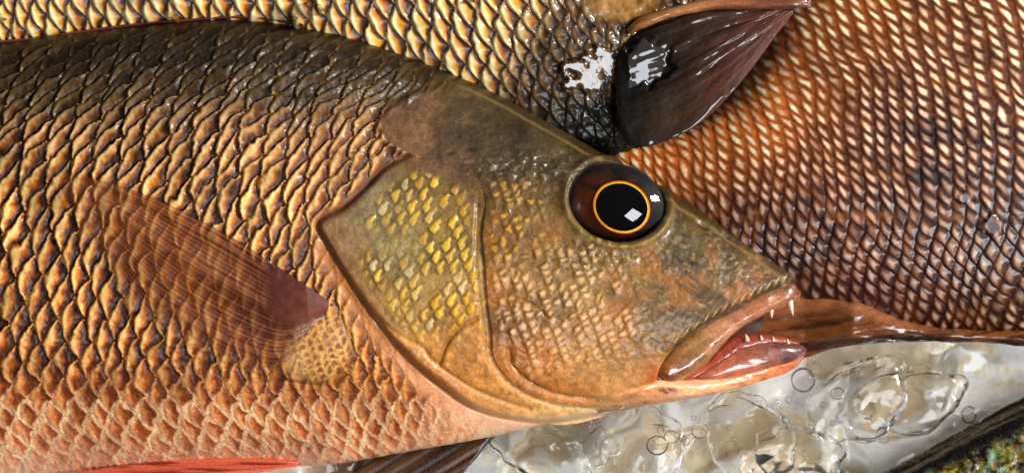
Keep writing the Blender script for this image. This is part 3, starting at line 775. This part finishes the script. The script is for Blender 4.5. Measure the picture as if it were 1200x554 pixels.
c = mix(tip * 1.2, yel, ss(0.3, 0.54, dd)); c = mix(c, drk * 0.8, ss(0.54, 0.78, dd)); c = mix(c, drk * 0.8, 1 - ss(-0.04, 0.12, dd))  # purple-brown gaps, with the shade beside each raised tip painted in
c = mix(c, drk * 0.8, ss(0.5, 0.9, np.abs(v)) * 0.7)
# darker brown region towards the fin
g = ss(560, 650, X + 0.6 * (Y - 60))
c = mix(c, mix(lin((128, 84, 40)) + c0, lin((52, 34, 18)) + c0, ss(0.15, 0.5, dd)), g * 0.9)
ol = ss(90, 140, Y + 0.15 * (X - 640)) * ss(600, 660, X)
c = mix(c, mix(lin((58, 50, 24)) + c0, lin((24, 20, 11)) + c0, ss(0.2, 0.6, dd)), ol)  # dark olive gap beside the snapper: shade painted into the colour
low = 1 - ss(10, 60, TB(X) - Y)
c = mix(c, lin((40, 28, 16)) + c0, low * 0.5)  # darkened towards the snapper's overlapping edge, painted shade
pl = np.exp(-(((X - 728) / 46) ** 2 + ((Y - 2) / 24) ** 2))
c = mix(c, mix(lin((176, 132, 74)) + c0, lin((128, 86, 42)) + c0, fbm(X / 10, Y / 8, 3, 605)), ss(0.2, 0.6, pl))
rel = rel * (1 - ss(0.2, 0.6, pl)) * (1 - 0.45 * g)
c = c * (0.42 + 0.5 * fbm(X / 50, Y / 50, 3, 607) + 0.4 * fbm(X / 5, Y / 6, 3, 608) + 0.2 * (r1 - 0.5))[..., None]
rel = rel + 5 * g * (fbm(X / 14, Y / 10, 3, 609) - 0.5)
wet = ss(0.4, 0.5, 0.75 * np.exp(-(((X - 690) / 32) ** 2 + ((Y - 82) / 30) ** 2)) + 1.1 * (fbm(X / 13, Y / 11, 3, 611) - 0.5))
rel = rel * (1 - 0.9 * wet)
Zt = ztop(X, Y)
Zt = Zt * (1 - wet) + wet * (float(ztop(np.array([692.0]), np.array([84.0]))[0]) + 4 - 0.22 * (X - 692) - 0.184 * (Y - 84))
c = mix(c, lin((60, 44, 26)) + c0, 0.6 * wet)
shell('body', X, Y, Zt, lambda xb, yb, zf: 104 - ztop(xb, yb), M_GOLD, back, rel, c, {'wet': 0.2 + 0.8 * wet}, 16)
_t = M_GOLD.node_tree; _a = _t.nodes.new('ShaderNodeAttribute'); _a.attribute_name = 'wet'
L(_t, _a.outputs['Fac'], _t.nodes['Principled BSDF'].inputs['Coat Weight'])

# dark wet fin of that fish, spread to the right
def fin_relief(X, Y, s, F):
    w = ss(0.35, 0.6, np.exp(-(((X - 757) / 30) ** 2 + ((Y - 76) / 30) ** 2)) + 0.7 * (fbm(X / 14, Y / 14, 3, 613) - 0.5))
    ribs = 2.4 * (fbm(F * 11 + 0.6 * s, s * 3, 3, 623) - 0.5) * 3 * ss(0.08, 0.3, s) * (1 - ss(0.55, 0.8, F)) + 3 * (fbm(X / 22, F * 6, 3, 625) - 0.5)
    return ribs * (1 - 0.7 * w) - w * (0.34 * (X - 757) + 0.33 * (Y - 76))

def fz(x, y): return np.interp(x, [715, 760, 840, 930], [116, 120, 124, 128]) + 0.14 * (y - 80)
def fin_cols(X, Y, s, F):
    c0 = np.zeros(X.shape + (3,))
    c = idw(X, Y, [(728, 100, 24, 17, 12), (745, 50, 40, 28, 22), (760, 90, 46, 36, 28), (800, 60, 74, 48, 34), (800, 100, 66, 36, 20), (850, 50, 92, 46, 30), (850, 30, 88, 64, 54), (890, 30, 100, 56, 44), (780, 140, 96, 62, 28), (740, 150, 48, 34, 16), (830, 110, 112, 66, 44), (880, 60, 126, 86, 76), (910, 20, 128, 80, 66)], 20)
    return c * np.interp(s, [0, 0.35, 1], [0.35, 0.6, 0.9])[..., None] * (0.3 + 1.1 * fbm(X / 60, F * 30, 4, 621))[..., None]
pillow('pectoral_fin', [(722, 78), (730, 54), (748, 36), (786, 20), (836, 9), (890, 6), (930, 4)], [(722, 120), (726, 152), (740, 172), (780, 166), (826, 140), (872, 92), (930, 14)], 170, 120,
       fz, lambda s: 9 - 4 * s, M_DARKFIN, back, fin_cols, lambda X, Y, s, F: fin_relief(X, Y, s, F), back=0.6, endtaper=0.12, lp=0.5)
pillow('fin_edge', [(734, 34), (752, 20), (790, 8), (840, -2), (900, -4), (950, -2)], [(738, 42), (758, 32), (792, 20), (840, 12), (900, 12), (950, 10)], 100, 24,
       lambda x, y: fz(x, y) + 8, 12, M_FIN, back, lambda X, Y, s, F: idw(X, Y, [(740, 30, 140, 92, 50), (800, 10, 176, 120, 76), (860, 4, 150, 90, 62), (920, 4, 120, 74, 60)], 30) * (0.7 + 0.6 * fbm(X / 30, Y / 4, 3, 627))[..., None],
       lambda X, Y, s, F: 2 * (fbm(X / 20, Y / 5, 3, 629) - 0.5), back=0.8)

# ================================================================ RIGHT FISH (bronze brown)
right = thing('bronze_fish', 'reddish brown fish with small bronze scales lying at right behind the snout', 'fish', W(1080, 200, 0))
RA = curve_fn([(700, 176), (724, 173), (760, 165), (800, 150), (832, 128), (862, 98), (886, 60), (906, 20), (930, -20), (980, -90), (1060, -150), (1180, -185), (1320, -190)])
RB = curve_fn([(700, 190), (724, 215), (760, 256), (810, 300), (860, 336), (910, 350), (960, 364), (1010, 380), (1060, 391), (1120, 397), (1200, 402), (1320, 406)])
RH = curve_fn([(700, 8), (730, 24), (780, 42), (860, 62), (960, 80), (1100, 90), (1320, 94)])
def zright(x, y):
    a = RA(x); b = RB(x); m = 0.5 * (a + b); hf = np.maximum(0.5 * (b - a), 1)
    t = np.clip(np.abs((y - m) / hf), 0, 1)
    return 58 + RH(x) * np.sqrt(np.clip(1 - t ** 2.6, 0, 1))
xs = np.arange(702, 1310, 1.4); f = frac(420, 0.6)
a, b = RA(xs), RB(xs)
X = xs[:, None] + 0 * f[None, :]; Y = a[:, None] + (b - a)[:, None] * f[None, :]
wx = fbm(X / 90, Y / 90, 2, 701) - 0.5; wy = fbm(X / 90, Y / 90, 2, 711) - 0.5
XX = X + 18 * wx + 8 * (fbm(X / 30, Y / 30, 2, 713) - 0.5); YY = Y + 16 * wy + 8 * (fbm(X / 30, Y / 30, 2, 717) - 0.5)
ll = 252 + 0.02 * (X - 1000)                      # lateral line
ysr = np.linspace(-260, 460, 900)
slr = np.interp(ysr, [-200, 0, 120, 220, 262, 300, 420], [1.05, 0.95, 0.85, 0.6, 0.35, 0.4, 0.45])
shr = np.concatenate([[0], np.cumsum(0.5 * (slr[1:] + slr[:-1]) * np.diff(ysr))])
pir = np.interp(ysr, [-200, 60, 160, 250, 330, 380, 420], [16, 15, 14, 14.5, 15, 12, 9])
vr = np.concatenate([[0], np.cumsum(np.diff(ysr) / (0.5 * (pir[1:] + pir[:-1])))])
xs2 = XX - np.interp(YY, ysr, shr)
ppx = np.linspace(-200, 1800, 1000); pcum = np.concatenate([[0], np.cumsum(1 / np.interp(ppx[:-1], [500, 640, 800, 1000, 1200], [16, 18, 21, 24, 26]) * np.diff(ppx))])
Ur = -np.interp(xs2, ppx, pcum)
Vr = np.interp(YY + 0.10 * (X - 1000), ysr, vr)
d, v, r1, r2 = scales(Ur, Vr)
wd = np.clip(0.5 + tip_edge(v) - tip_edge(1 - np.abs(v)), 0.05, 1)
rel = (1.3 + 1.2 * ss(200, 300, Y)) * (1 - d) * (0.7 + 0.6 * r1) + 4.6 * 0.6 * np.clip(1 - ((d / wd - 0.45) / 0.6) ** 2, 0, 1) * wd * (1 - v ** 2)
c0 = np.zeros(X.shape + (3,))
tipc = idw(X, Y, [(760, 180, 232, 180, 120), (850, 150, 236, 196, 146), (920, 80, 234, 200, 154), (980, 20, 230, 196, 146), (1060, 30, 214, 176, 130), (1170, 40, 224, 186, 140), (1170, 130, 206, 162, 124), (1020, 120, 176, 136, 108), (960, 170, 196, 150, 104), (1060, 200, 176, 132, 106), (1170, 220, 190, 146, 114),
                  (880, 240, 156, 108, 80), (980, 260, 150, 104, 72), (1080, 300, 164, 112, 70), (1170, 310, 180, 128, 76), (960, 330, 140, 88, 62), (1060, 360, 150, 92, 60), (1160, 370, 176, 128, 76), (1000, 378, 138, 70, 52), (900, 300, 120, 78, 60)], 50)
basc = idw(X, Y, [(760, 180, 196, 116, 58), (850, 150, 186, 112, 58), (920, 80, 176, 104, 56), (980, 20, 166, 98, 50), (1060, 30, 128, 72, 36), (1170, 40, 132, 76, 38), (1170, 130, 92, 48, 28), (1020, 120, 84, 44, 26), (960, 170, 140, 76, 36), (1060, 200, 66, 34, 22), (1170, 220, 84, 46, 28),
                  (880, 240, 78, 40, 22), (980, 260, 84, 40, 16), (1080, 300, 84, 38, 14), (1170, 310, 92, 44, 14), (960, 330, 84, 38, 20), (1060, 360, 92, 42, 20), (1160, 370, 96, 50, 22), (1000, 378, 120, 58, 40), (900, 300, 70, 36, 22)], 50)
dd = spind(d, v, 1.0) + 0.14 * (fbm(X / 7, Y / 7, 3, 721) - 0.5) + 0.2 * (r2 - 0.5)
sp = np.exp(-(((dd - 0.38) / 0.23) ** 2 + (v / 0.5) ** 2))  # pale spot on each scale: a highlight painted into the colour
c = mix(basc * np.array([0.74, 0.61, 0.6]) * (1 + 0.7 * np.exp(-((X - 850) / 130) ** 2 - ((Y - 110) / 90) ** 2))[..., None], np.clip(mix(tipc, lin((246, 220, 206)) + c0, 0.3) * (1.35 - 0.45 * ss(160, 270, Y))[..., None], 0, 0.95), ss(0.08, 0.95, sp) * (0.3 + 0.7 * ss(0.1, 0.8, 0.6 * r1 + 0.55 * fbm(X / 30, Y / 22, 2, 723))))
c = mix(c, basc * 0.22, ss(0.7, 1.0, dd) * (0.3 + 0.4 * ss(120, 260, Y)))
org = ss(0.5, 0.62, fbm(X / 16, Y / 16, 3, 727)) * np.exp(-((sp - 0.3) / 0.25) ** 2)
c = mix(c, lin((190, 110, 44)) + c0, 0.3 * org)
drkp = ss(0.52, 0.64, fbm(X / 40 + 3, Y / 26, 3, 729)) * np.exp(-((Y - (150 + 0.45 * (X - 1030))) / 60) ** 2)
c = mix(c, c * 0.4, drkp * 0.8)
lt = np.exp(-((Y - ll) / 5) ** 2)
rel = rel * (1 - 0.5 * lt); c = mix(c, mix(lin((196, 124, 50)) + c0, lin((70, 34, 16)) + c0, fbm(X / 6, Y / 6, 2, 731)), lt * 0.3 * ss(0.4, 0.6, fbm(X / 12, Y / 8, 2, 739)))
c = c * (0.45 + 0.7 * fbm(X / 60, Y / 60, 3, 733) + 0.35 * fbm(X / 5, Y / 5, 3, 735) + 0.25 * (r2 - 0.5))[..., None]
Zr = zright(X, Y); rel = rel * 0.5
for qx, qy, qr in ((1161, 264, 13), (1128, 232, 8), (985, 366, 12)):
    w = ss(0.35, 0.55, np.exp(-((X - qx) / qr) ** 2 - ((Y - qy) / qr) ** 2) + 0.5 * (fbm(X / 8, Y / 8, 3, 737) - 0.5))
    Zr = Zr * (1 - w) + w * (float(zright(np.array([float(qx)]), np.array([float(qy)]))[0]) + 3 - 0.22 * (X - qx) - 0.184 * (Y - qy)); rel = rel * (1 - w)
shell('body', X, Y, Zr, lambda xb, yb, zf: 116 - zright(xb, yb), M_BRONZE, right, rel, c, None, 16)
def flap_cols(X, Y, s, F):
    c0 = np.zeros(X.shape + (3,))
    st = fbm(X / 60, (Y + 0.12 * X) / 7, 3, 741)
    c = mix(lin((126, 72, 36)) + c0, lin((78, 42, 20)) + c0, ss(0.35, 0.65, st))
    c = mix(c, lin((38, 22, 14)) + c0, ss(0.72, 0.95, F) * ss(0.2, 0.5, s))  # dark lower edge: shadow under the fish painted in
    return mix(c, lin((158, 100, 66)) + c0, 0.8 * (1 - ss(0.15, 0.5, F)) * (1 - ss(0.4, 0.65, s)))
pillow('anal_fin', [(846, 394), (876, 364), (905, 349), (945, 343), (1000, 352), (1050, 372), (1120, 386), (1220, 388), (1300, 388)], [(856, 410), (890, 420), (915, 421), (944, 420), (985, 408), (1040, 402), (1120, 401), (1220, 406), (1300, 408)], 200, 70,
       lambda x, y: np.interp(x, [850, 880, 945, 1000, 1300], [58, 66, 74, 95, 92]), lambda s: 20 - 8 * s, M_FIN, right, flap_cols, lambda X, Y, s, F: 7 * (fbm(X / 40, Y / 14, 3, 743) - 0.5), back=1.2, endtaper=0.1)

# ================================================================ dark fish in the lower right corner
corner = thing('spotted_fish', 'dark fish with yellow, green and blue iridescent speckles in the lower right corner', 'fish', W(1180, 560, 0))
def cor_cols(X, Y, s, F):
    c0 = np.zeros(X.shape + (3,))
    n = fbm(X / 13, Y / 10, 4, 801, 0.65); n2 = fbm(X / 26 + 5, Y / 26, 3, 803); n3 = fbm(X / 5, Y / 5, 3, 805)
    c = lin((20, 18, 10)) + c0
    body_ = ss(0.12, 0.24, F + 0.06 * (n - 0.5))
    yel = mix(lin((150, 128, 40)) + c0, lin((96, 120, 60)) + c0, ss(0.4, 0.6, n2))
    c = mix(c, yel, body_ * ss(0.46, 0.62, n))
    c = mix(c, lin((112, 148, 130)) + c0, body_ * ss(0.54, 0.66, fbm(X / 12 + 9, Y / 12, 4, 807, 0.65)) * ss(0.42, 0.6, n2) * 0.9)
    c = mix(c, lin((190, 150, 50)) + c0, body_ * (1 - ss(0.3, 0.5, F)) * ss(0.5, 0.66, n3) * 0.7)
    c = mix(c, lin((14, 12, 8)) + c0, ss(0.55, 0.66, n3) * 0.6)
    c = mix(c, mix(lin((40, 36, 28)) + c0, lin((88, 80, 64)) + c0, ss(0.5, 0.7, fbm(X / 30, F * 60, 3, 809))), 1 - ss(0.08, 0.11, F))
    return c
pillow('body', [(1000, 580), (1040, 556), (1070, 541), (1120, 512), (1160, 490), (1200, 470), (1260, 444), (1340, 415)], [(1040, 660), (1090, 670), (1140, 680), (1190, 680), (1240, 670), (1280, 660), (1320, 640), (1370, 610)], 220, 150,
       lambda x, y: 62 + 0 * x, 34, M_IRID, corner, cor_cols, lambda X, Y, s, F: 4 * (fbm(X / 9, Y / 9, 3, 811) - 0.5) * ss(0.1, 0.2, F), back=1.0, endtaper=0.1, lp=0.7)

# brown fin tip that sticks out below the belly
def tipc_(X, Y, s, F):
    c0 = np.zeros(X.shape + (3,))
    q = (X * 0.62 + Y)                              # rays run down to the left
    st = fbm(q / 3.2, (X - Y) / 160, 4, 821)
    c = mix(lin((112, 74, 46)) + c0, lin((58, 34, 22)) + c0, ss(0.3, 0.7, st))
    return mix(c, lin((50, 40, 40)) + c0, ss(0.93, 0.97, s))
o = pillow('fish_fin', [(425, 520), (470, 510), (520, 504), (560, 500), (592, 498)], [(395, 600), (430, 606), (470, 604), (505, 592), (540, 562)], 120, 60, lambda x, y: 50 + 0 * x, 10, M_FIN, None, tipc_,
       lambda X, Y, s, F: 0.5 * np.sin((X * 0.62 + Y) / 2.6), back=1.0, endtaper=0.05)
o['label'] = 'dark brown striped fin tip sticking out from under the pale belly of the big snapper'; o['category'] = 'fin'

# ================================================================ tray with crushed ice and melt water
gx = np.arange(-500, 1700, 3.0); gy = np.arange(-450, 1000, 3.0)
m = (gx > 380) & (gx < 1320)
def ice(X, Y):
    wx = fbm(X / 70, Y / 70, 2, 901) - 0.5; wy = fbm(X / 70 + 8, Y / 70, 2, 903) - 0.5
    n = fbm((X + 90 * wx) / 62, (Y + 90 * wy) / 48, 3, 905)
    return n, wx, wy
GX, GY = np.meshgrid(gx, gy, indexing='ij')
n, wx, wy = ice(GX, GY)
z = 14 + 14 * (ss(0.25, 0.75, n) - 0.5)
c0 = np.zeros(GX.shape + (3,))
c = mix(lin((212, 196, 170)) + c0, lin((240, 233, 219)) + c0, ss(0.45, 0.65, n))
sw = np.abs(np.sin(n * 16 + 4 * wx))  # contours and swirls below imitate refraction, painted into the ice colour
c = mix(c, lin((140, 118, 90)) + c0, 0.4 * np.exp(-((np.mod(n * 9 + 0.5 * wx, 1) - 0.5) / 0.045) ** 2) * ss(0.35, 0.6, fbm(GX / 50 + 3, GY / 50, 2, 913)))
c = mix(c, lin((176, 150, 116)) + c0, 0.6 * (1 - ss(0.0, 0.35, sw)) * ss(0.3, 0.6, fbm(GX / 60, GY / 60, 2, 911)))
V = np.stack([(GX - CX) * S, (CY - GY) * S, z * S], -1).reshape(-1, 3)
o = mesh_obj('ground', V, grid_faces(len(gx), len(gy))[:, ::-1], M_TRAY, None, c.reshape(-1, 3)); o['kind'] = 'structure'; o['label'] = 'pale bed of crushed ice under the fish'
gx = np.arange(380, 1330, 2.0); gy = np.arange(330, 640, 2.0)
GX, GY = np.meshgrid(gx, gy, indexing='ij')
wx = fbm(GX / 60, GY / 60, 2, 921) - 0.5; wy = fbm(GX / 60 + 4, GY / 60, 2, 923) - 0.5
h = fbm((GX + 90 * wx) / 120, (GY + 90 * wy) / 80, 2, 925, 0.35)
z = 52 + 20 * (ss(0.2, 0.8, h) - 0.5) + 5 * np.abs(fbm((GX + 110 * wx) / 95, (GY + 110 * wy) / 60, 2, 931) - 0.5) * 2 + 2.5 * (fbm((GX + 60 * wx) / 22, (GY + 60 * wy) / 16, 2, 927) - 0.5)
gl = ss(0.05, 0.8, np.exp(-(((GX - 1098 + 0.5 * (GY - 428)) / 84) ** 4 + ((GY - 426 - 0.0005 * (GX - 1098) ** 2) / 17) ** 4)) + 0.15 * (wx + wy))
z = z + (54 - z) * ss(1110, 1150, GX) * (1 - ss(450, 490, GY))
z = z - gl * (0.05 * (GX - 1098) + 0.22 * (GY - 426))
V = np.stack([(GX - CX) * S, (CY - GY) * S, z * S], -1).reshape(-1, 3)
o = mesh_obj('water', V, grid_faces(len(gx), len(gy))[:, ::-1], M_WATER, None); o['kind'] = 'structure'; o['label'] = 'clear melt water rippling over the ice'
WH = lambda x, y: float(z[int((x - 380) / 2), int((y - 330) / 2)])

# clear rounded lumps of ice, half sunk in the melt water
m_ice = M_WATER.copy(); m_ice.name = 'clear_ice'
m_ice.node_tree.nodes['Principled BSDF'].inputs['IOR'].default_value = 1.36
m_ice.node_tree.nodes['Principled BSDF'].inputs['Roughness'].default_value = 0.01
for k, (x, y, rx, ry, h, an, lab) in enumerate(((640, 522, 58, 30, 26, 0.3, 'clear rounded ice lump nearest the brown fin tip under the belly'), (742, 530, 44, 36, 22, -0.4, 'clear ice lump just left of the paired bubbles below the jaw'),
        (880, 512, 48, 34, 22, 0.5, 'smooth clear ice lump below the tip of the lower jaw'), (1010, 470, 52, 34, 22, -0.6, 'glassy ice lump between the big bubble and the pale reflection'), (1078, 470, 46, 26, 18, -0.2, 'clear ice lump under the long pale reflection on the water'),
        (945, 535, 40, 26, 20, 0.2, 'clear ice lump at the bottom left of the dark spotted fish'))):
    nr, na = 48, 96
    t = np.linspace(0.01, np.pi - 0.01, nr)[:, None]; a = np.linspace(0, 2 * np.pi, na, endpoint=False)[None, :]
    dx, dy, dz = np.sin(t) * np.cos(a), np.sin(t) * np.sin(a), np.cos(t) + 0 * a
    q = 1 + 0.55 * (fbm(dx * 1.4 + 7 * k + 20, dy * 1.4 + dz + 20, 2, 941 + k) - 0.5) + 0.16 * (fbm(dx * 4 + 30, dy * 4 + 3 * dz + 30, 2, 961 + k) - 0.5)
    ca, sa = math.cos(an), math.sin(an)
    Xi = 1.35 * rx * dx * q; Yi = 1.4 * ry * dy * q; Zi = 0.62 * h * np.sign(dz) * np.abs(dz) ** 0.8 * q
    V = np.stack([(Xi * ca - Yi * sa) * S, -(Xi * sa + Yi * ca) * S, Zi * S], -1).reshape(-1, 3)
    ob = mesh_obj('ice_lump', V, [grid_faces(nr, na, True)[:, ::-1], np.arange(na)[None, :], (np.arange(na)[::-1] + (nr - 1) * na)[None, :]], m_ice)
    ob.location = W(x, y, 47); ob['category'] = 'ice'; ob['group'] = 'clear ice lumps in the melt water'; ob['label'] = lab

# bubbles on the water
BUB = [(945, 447, 15), (986, 463, 7.5), (960, 432, 6), (928, 470, 4.5), (920, 478, 3.5), (935, 462, 3), (1041, 513, 9), (772, 524, 12), (789, 514, 8), (823, 507, 10), (806, 519, 5.5), (776, 506, 5), (953, 505, 6), (956, 422, 5),
       (900, 487, 3), (912, 486, 2.5), (980, 498, 3.5), (1142, 488, 11), (1010, 405, 5), (815, 492, 3), (690, 500, 3), (1195, 505, 4)]
_rb = random.Random(11)
for cx_, cy_, n_, sp_ in ((930, 470, 7, 14), (790, 518, 6, 22), (955, 495, 5, 16), (968, 440, 4, 14), (850, 500, 4, 26)):
    for q_ in range(n_):
        BUB.append((cx_ + _rb.gauss(0, sp_), cy_ + _rb.gauss(0, sp_ * 0.6), _rb.uniform(1.4, 3.6)))
for k, (x, y, r) in enumerate(BUB):
    nr, na = 14, 36
    t = np.linspace(0.05, 1, nr)[:, None] * np.pi / 2; a = np.linspace(0, 2 * np.pi, na, endpoint=False)[None, :]
    Xb = x + r * (1 + 0.15 * math.sin(k)) * np.sin(t) * np.cos(a); Yb = y + r * np.sin(t) * np.sin(a); Zb = WH(x, y) - 0.25 * r + r * 0.75 * np.cos(t) + 0 * a
    V = np.stack([(Xb - x) * S, (y - Yb) * S, (Zb - WH(x, y)) * S], -1).reshape(-1, 3)
    ob = mesh_obj('bubble', V, [grid_faces(nr, na, True)[:, ::-1], np.arange(na)[None, :]], M_BUBBLE)
    ob.location = W(x, y, WH(x, y))
    ob['category'] = 'bubble'; ob['group'] = 'air bubbles on the melt water'
    ob['label'] = 'small clear air bubble floating on the melt water below the snapper'

# ================================================================ light
world = bpy.data.worlds.new('World'); scene.world = world; world.use_nodes = True
nt = world.node_tree; nt.nodes.clear()
out = nt.nodes.new('ShaderNodeOutputWorld'); bg = nt.nodes.new('ShaderNodeBackground')
tc = nt.nodes.new('ShaderNodeTexCoord'); sep = nt.nodes.new('ShaderNodeSeparateXYZ')
L(nt, tc.outputs['Generated'], sep.inputs[0])
mr = maprange(nt, sep.outputs['Z'], 0.0, 0.6, 1.0, 0.0)
ramp = nt.nodes.new('ShaderNodeMix'); ramp.data_type = 'RGBA'
ramp.inputs[6].default_value = (0.14, 0.125, 0.11, 1); ramp.inputs[7].default_value = (0.5, 0.51, 0.53, 1)
L(nt, mr, ramp.inputs[0]); L(nt, ramp.outputs[2], bg.inputs['Color'])
bg.inputs['Strength'].default_value = 0.32
L(nt, bg.outputs[0], out.inputs[0])

from mathutils import Vector
def area(name, px, py, pz, target, sx, sy, power, color):
    l = bpy.data.lights.new(name, 'AREA'); l.shape = 'RECTANGLE'; l.size = sx; l.size_y = sy; l.energy = power; l.color = color
    o = bpy.data.objects.new(name, l); COL.objects.link(o)
    o.location = (px, py, pz)
    o.rotation_euler = (Vector(target) - Vector((px, py, pz))).to_track_quat('-Z', 'Y').to_euler()
    return o
area('key_lamp', 1.42, 0.4, 1.0, (0, 0, 0.03), 0.26, 0.26, 45, (1.0, 0.94, 0.85))
area('sky_glint_lamp', 0.66, -0.55, 1.4, (0, 0, 0.03), 0.6, 0.42, 13, (0.92, 0.96, 1.0))  # added lamp standing in for the bright sky mirrored in the eye

# ================================================================ camera
D = 5000.0
cam = bpy.data.cameras.new('Camera'); co = bpy.data.objects.new('Camera', cam); COL.objects.link(co)
co.location = (0, 0, (120 + D) * S)
cam.sensor_width = 36; cam.lens = 36 * D / 1200.0
cam.clip_start = 0.01; cam.clip_end = 100
cam.dof.use_dof = True; cam.dof.focus_distance = (D - 50) * S; cam.dof.aperture_fstop = 8.0
scene.camera = co
scene.view_settings.view_transform = 'Standard'; scene.view_settings.look = 'None'
scene.view_settings.exposure = 0.0; scene.view_settings.gamma = 1.0
